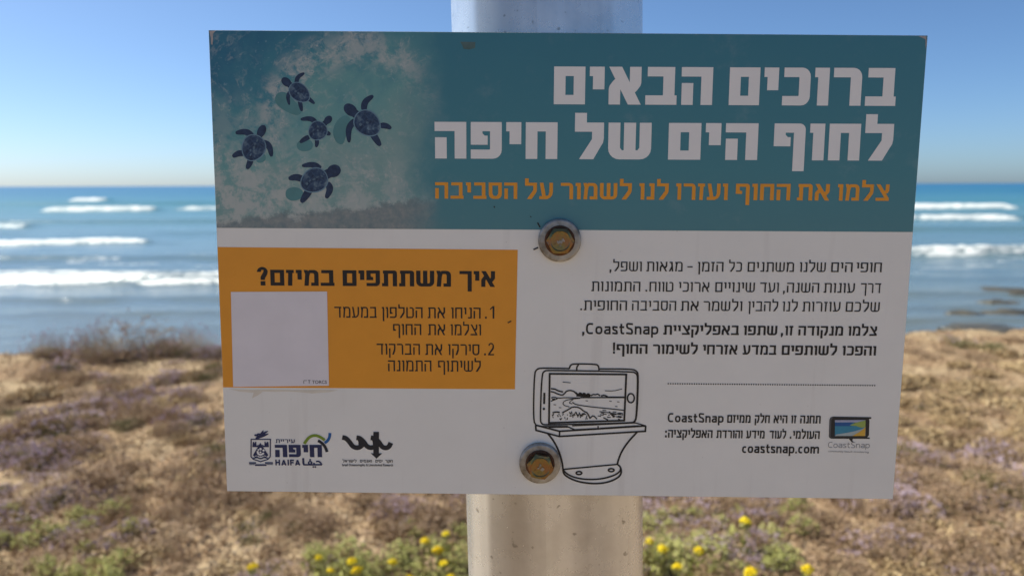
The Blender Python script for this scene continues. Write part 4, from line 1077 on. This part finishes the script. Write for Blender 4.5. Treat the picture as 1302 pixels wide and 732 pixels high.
# right of the sign
scatter('straw', 1140, 1330, 440, 570, 26, .7, 1.2, (.5, .8))
scatter('dry', 1140, 1330, 420, 470, 9, .6, .9, (.6, 1.0))
scatter('green', 1190, 1290, 432, 450, 4, .8, 1.1)
scatter('dry', 1130, 1330, 560, 660, 15, .6, 1.0)
scatter('lilac', 1130, 1330, 570, 650, 12, .6, 1.0)
scatter('green', 1230, 1300, 590, 650, 3, .6, .9)
scatter('dry', 1100, 1330, 660, 745, 14, .5, .9)
scatter('straw', 1100, 1330, 670, 740, 5, .5, .8)
for k, lst in protos.items():
    for o_ in lst:
        if o_.name not in used:
            for ch in list(o_.children): bpy.data.objects.remove(ch)
            bpy.data.objects.remove(o_)

# yellow flowers: stem, leaves and a round yellow head in green bracts
def yellow_proto(seed):
    rg = np.random.default_rng(seed); H = .15
    root = thing("yellow_flower", "x", "flower")
    knee = np.array([[.012, .004, H * .5]])
    v_, f_ = tubes_mesh(np.array([[0, 0, 0.], [.012, .004, H * .5]]), np.array([[.012, .004, H * .5], [0, 0, H * .93]]), .0022, .0018, rg)
    mesh_obj("stem", v_.tolist(), f_.tolist(), GRN, root)
    cs = np.stack([rg.normal(0, .016, 26), rg.normal(0, .016, 26), rg.uniform(.02, H * .85, 26)], 1)
    v_, f_ = leaves_mesh(cs, .034, rg, 3.0); mesh_obj("leaves", v_.tolist(), f_.tolist(), GRN, root)
    a = rg.uniform(0, 6.283, 26)
    v_, f_ = leaves_mesh(np.stack([np.cos(a) * .010, np.sin(a) * .010, np.full(26, H - .008) + rg.normal(0, .003, 26)], 1), .017, rg, 2.4, np.array([0, 0, 1.2])); mesh_obj("bracts", v_.tolist(), f_.tolist(), PALE, root)
    pts = dome(110, .0145, .012, rg, .75) + np.array([0, 0, H - .003])
    v_, f_ = blobs_mesh(pts, .0032, rg); mesh_obj("petals", v_.tolist(), f_.tolist(), YEL, root)
    return root
yp = [yellow_proto(k) for k in (1, 2)]; yu = set()
YF = [(404, 706), (447, 714), (463, 720), (496, 716), (512, 729), (540, 693), (554, 694), (576, 681), (576, 719), (322, 727), (415, 727), (940, 669), (838, 697), (875, 692), (868, 726), (1019, 711), (981, 727), (824, 678), (589, 729)]
for i, (px_f, py_f) in enumerate(YF):
    x, y, z = on_ground(px_f, py_f, .145)
    src = yp[i % 2]
    r_ = copy_tree(src) if src.name in yu else src
    yu.add(src.name)
    sc_ = rng.uniform(.9, 1.05) if px_f < 660 else rng.uniform(1.05, 1.25)
    sc_ *= rng.uniform(.85, 1.2)
    r_.location = (x, y, z + .145 - .15 * sc_); r_.rotation_euler = (rng.uniform(-.3, .3), rng.uniform(-.3, .3), rng.uniform(0, 6.28)); r_.scale = (sc_, sc_, sc_)
    if r_.location.z > z: r_.location.z = z
    w = side_word(px_f)
    r_["label"] = "round yellow flower head on a leafy green stem " + w; r_["group"] = "yellow flowers " + w

# ------------------------------------------------------------------ ground cover nobody could count
def ground_points(n_, y0=2.2, y1=7.8, spread=0.85):
    y = y0 * (y1 / y0) ** rng.uniform(0, 1, n_); x = rng.uniform(-1, 1, n_) * y * spread
    keep = y < edge_y(x) + .1; x, y = x[keep], y[keep]; return np.stack([x, y, ground_z(x, y)], 1)
def wide_points(n_):
    x = rng.normal(0, 5.0, n_); y = rng.normal(2.5, 3.6, n_); keep = y < edge_y(x) + .1; x, y = x[keep], y[keep]; return np.stack([x, y, ground_z(x, y)], 1)
PEB = island_mat("pebbles", [(0.0, (0.22, 0.15, 0.10)), (0.4, (0.38, 0.28, 0.19)), (0.8, (0.50, 0.40, 0.29)), (1.0, (0.58, 0.50, 0.41))], 0.85)
pts = np.concatenate([ground_points(9500), wide_points(9000)])
cl = vnoise(pts[:, 0] * 1.3, pts[:, 1] * 1.3, 77) > .35; pts = pts[cl]
v_, f_ = blobs_mesh(pts, .011, rng, .6); pb = mesh_obj("pebbles", v_.tolist(), f_.tolist(), PEB); pb["kind"] = "stuff"
pts = np.concatenate([ground_points(44000), wide_points(42000)]); pts[:, 2] += rng.uniform(0, .022, len(pts))
v_, f_ = leaves_mesh(pts, .034, rng, 4.5); lt = mesh_obj("dry_litter", v_.tolist(), f_.tolist(), island_mat("litter", [(0.0, (0.19, 0.12, 0.07)), (0.4, (0.32, 0.21, 0.125)), (0.75, (0.46, 0.33, 0.20)), (1.0, (0.58, 0.45, 0.29))])); lt["kind"] = "stuff"

# ------------------------------------------------------------------ rocks
t = NT("shore_rock"); p = t.pos()
n = t.noise(p, 5.0, 6, 0.65); t.bump(t.noise(p, 12.0, 6, .7), .8, .05)
ROCK = t.set(t.ramp(n, (0.3, (0.10, 0.085, 0.065)), (0.55, (0.24, 0.20, 0.15)), (0.75, (0.42, 0.36, 0.28))), .9)
t = NT("wet_rock"); p = t.pos()
WROCK = t.set(t.ramp(t.noise(p, 2.0, 6, 0.65), (0.3, (0.03, 0.028, 0.02)), (0.7, (0.10, 0.085, 0.055))), .45)
def rock(label, x, y, z, r, flat, seed, mat, grp=None):
    import bmesh
    bm = bmesh.new(); bmesh.ops.create_icosphere(bm, subdivisions=4, radius=1)
    for v_ in bm.verts:
        c_ = v_.co; k = .7 + .6 * float(fbm(np.array([c_.x * 1.7 + seed + c_.z]), np.array([c_.y * 1.7 + c_.z * 1.3 + seed]), seed, 4)[0])
        v_.co = Vector((c_.x * r[0] * k, c_.y * r[1] * k, c_.z * flat * k))
    me = bpy.data.meshes.new("rock"); bm.to_mesh(me); bm.free(); me.materials.append(mat)
    o_ = bpy.data.objects.new("rock", me); col.objects.link(o_); o_.location = (x, y, z)
    o_["label"] = label; o_["category"] = "rock"
    if grp: o_["group"] = grp
x, y, z = on_ground(22, 446); rock("pale broken rock at the land's edge, far left of the photo", x, y, z - .02, (.28, .16), .10, 3, ROCK)
x, y, z = on_ground(60, 448); rock("small pale rock beside the broken rock at the far left edge", x, y, z - .02, (.14, .10), .07, 5, ROCK)
for k, (px_r, py_r, rx, lab) in enumerate(((1270, 424, .95, "long dark wet reef rock in the shallows, lowest on the right"), (1236, 405, .5, "dark wet rock in the shallows nearest the sign's right edge"), (1292, 403, .6, "small dark wet rock in the shallows, mid right"), (1290, 374, .9, "flat dark rock awash farther out on the right"), (1278, 390, .55, "thin dark rock awash between two others on the right"))):
    d = sea_d(py_r); rock(lab, wx(px_r, d), d, SEA - .04, (rx * 1.5, rx * 1.3), .24, 20 + k, WROCK)
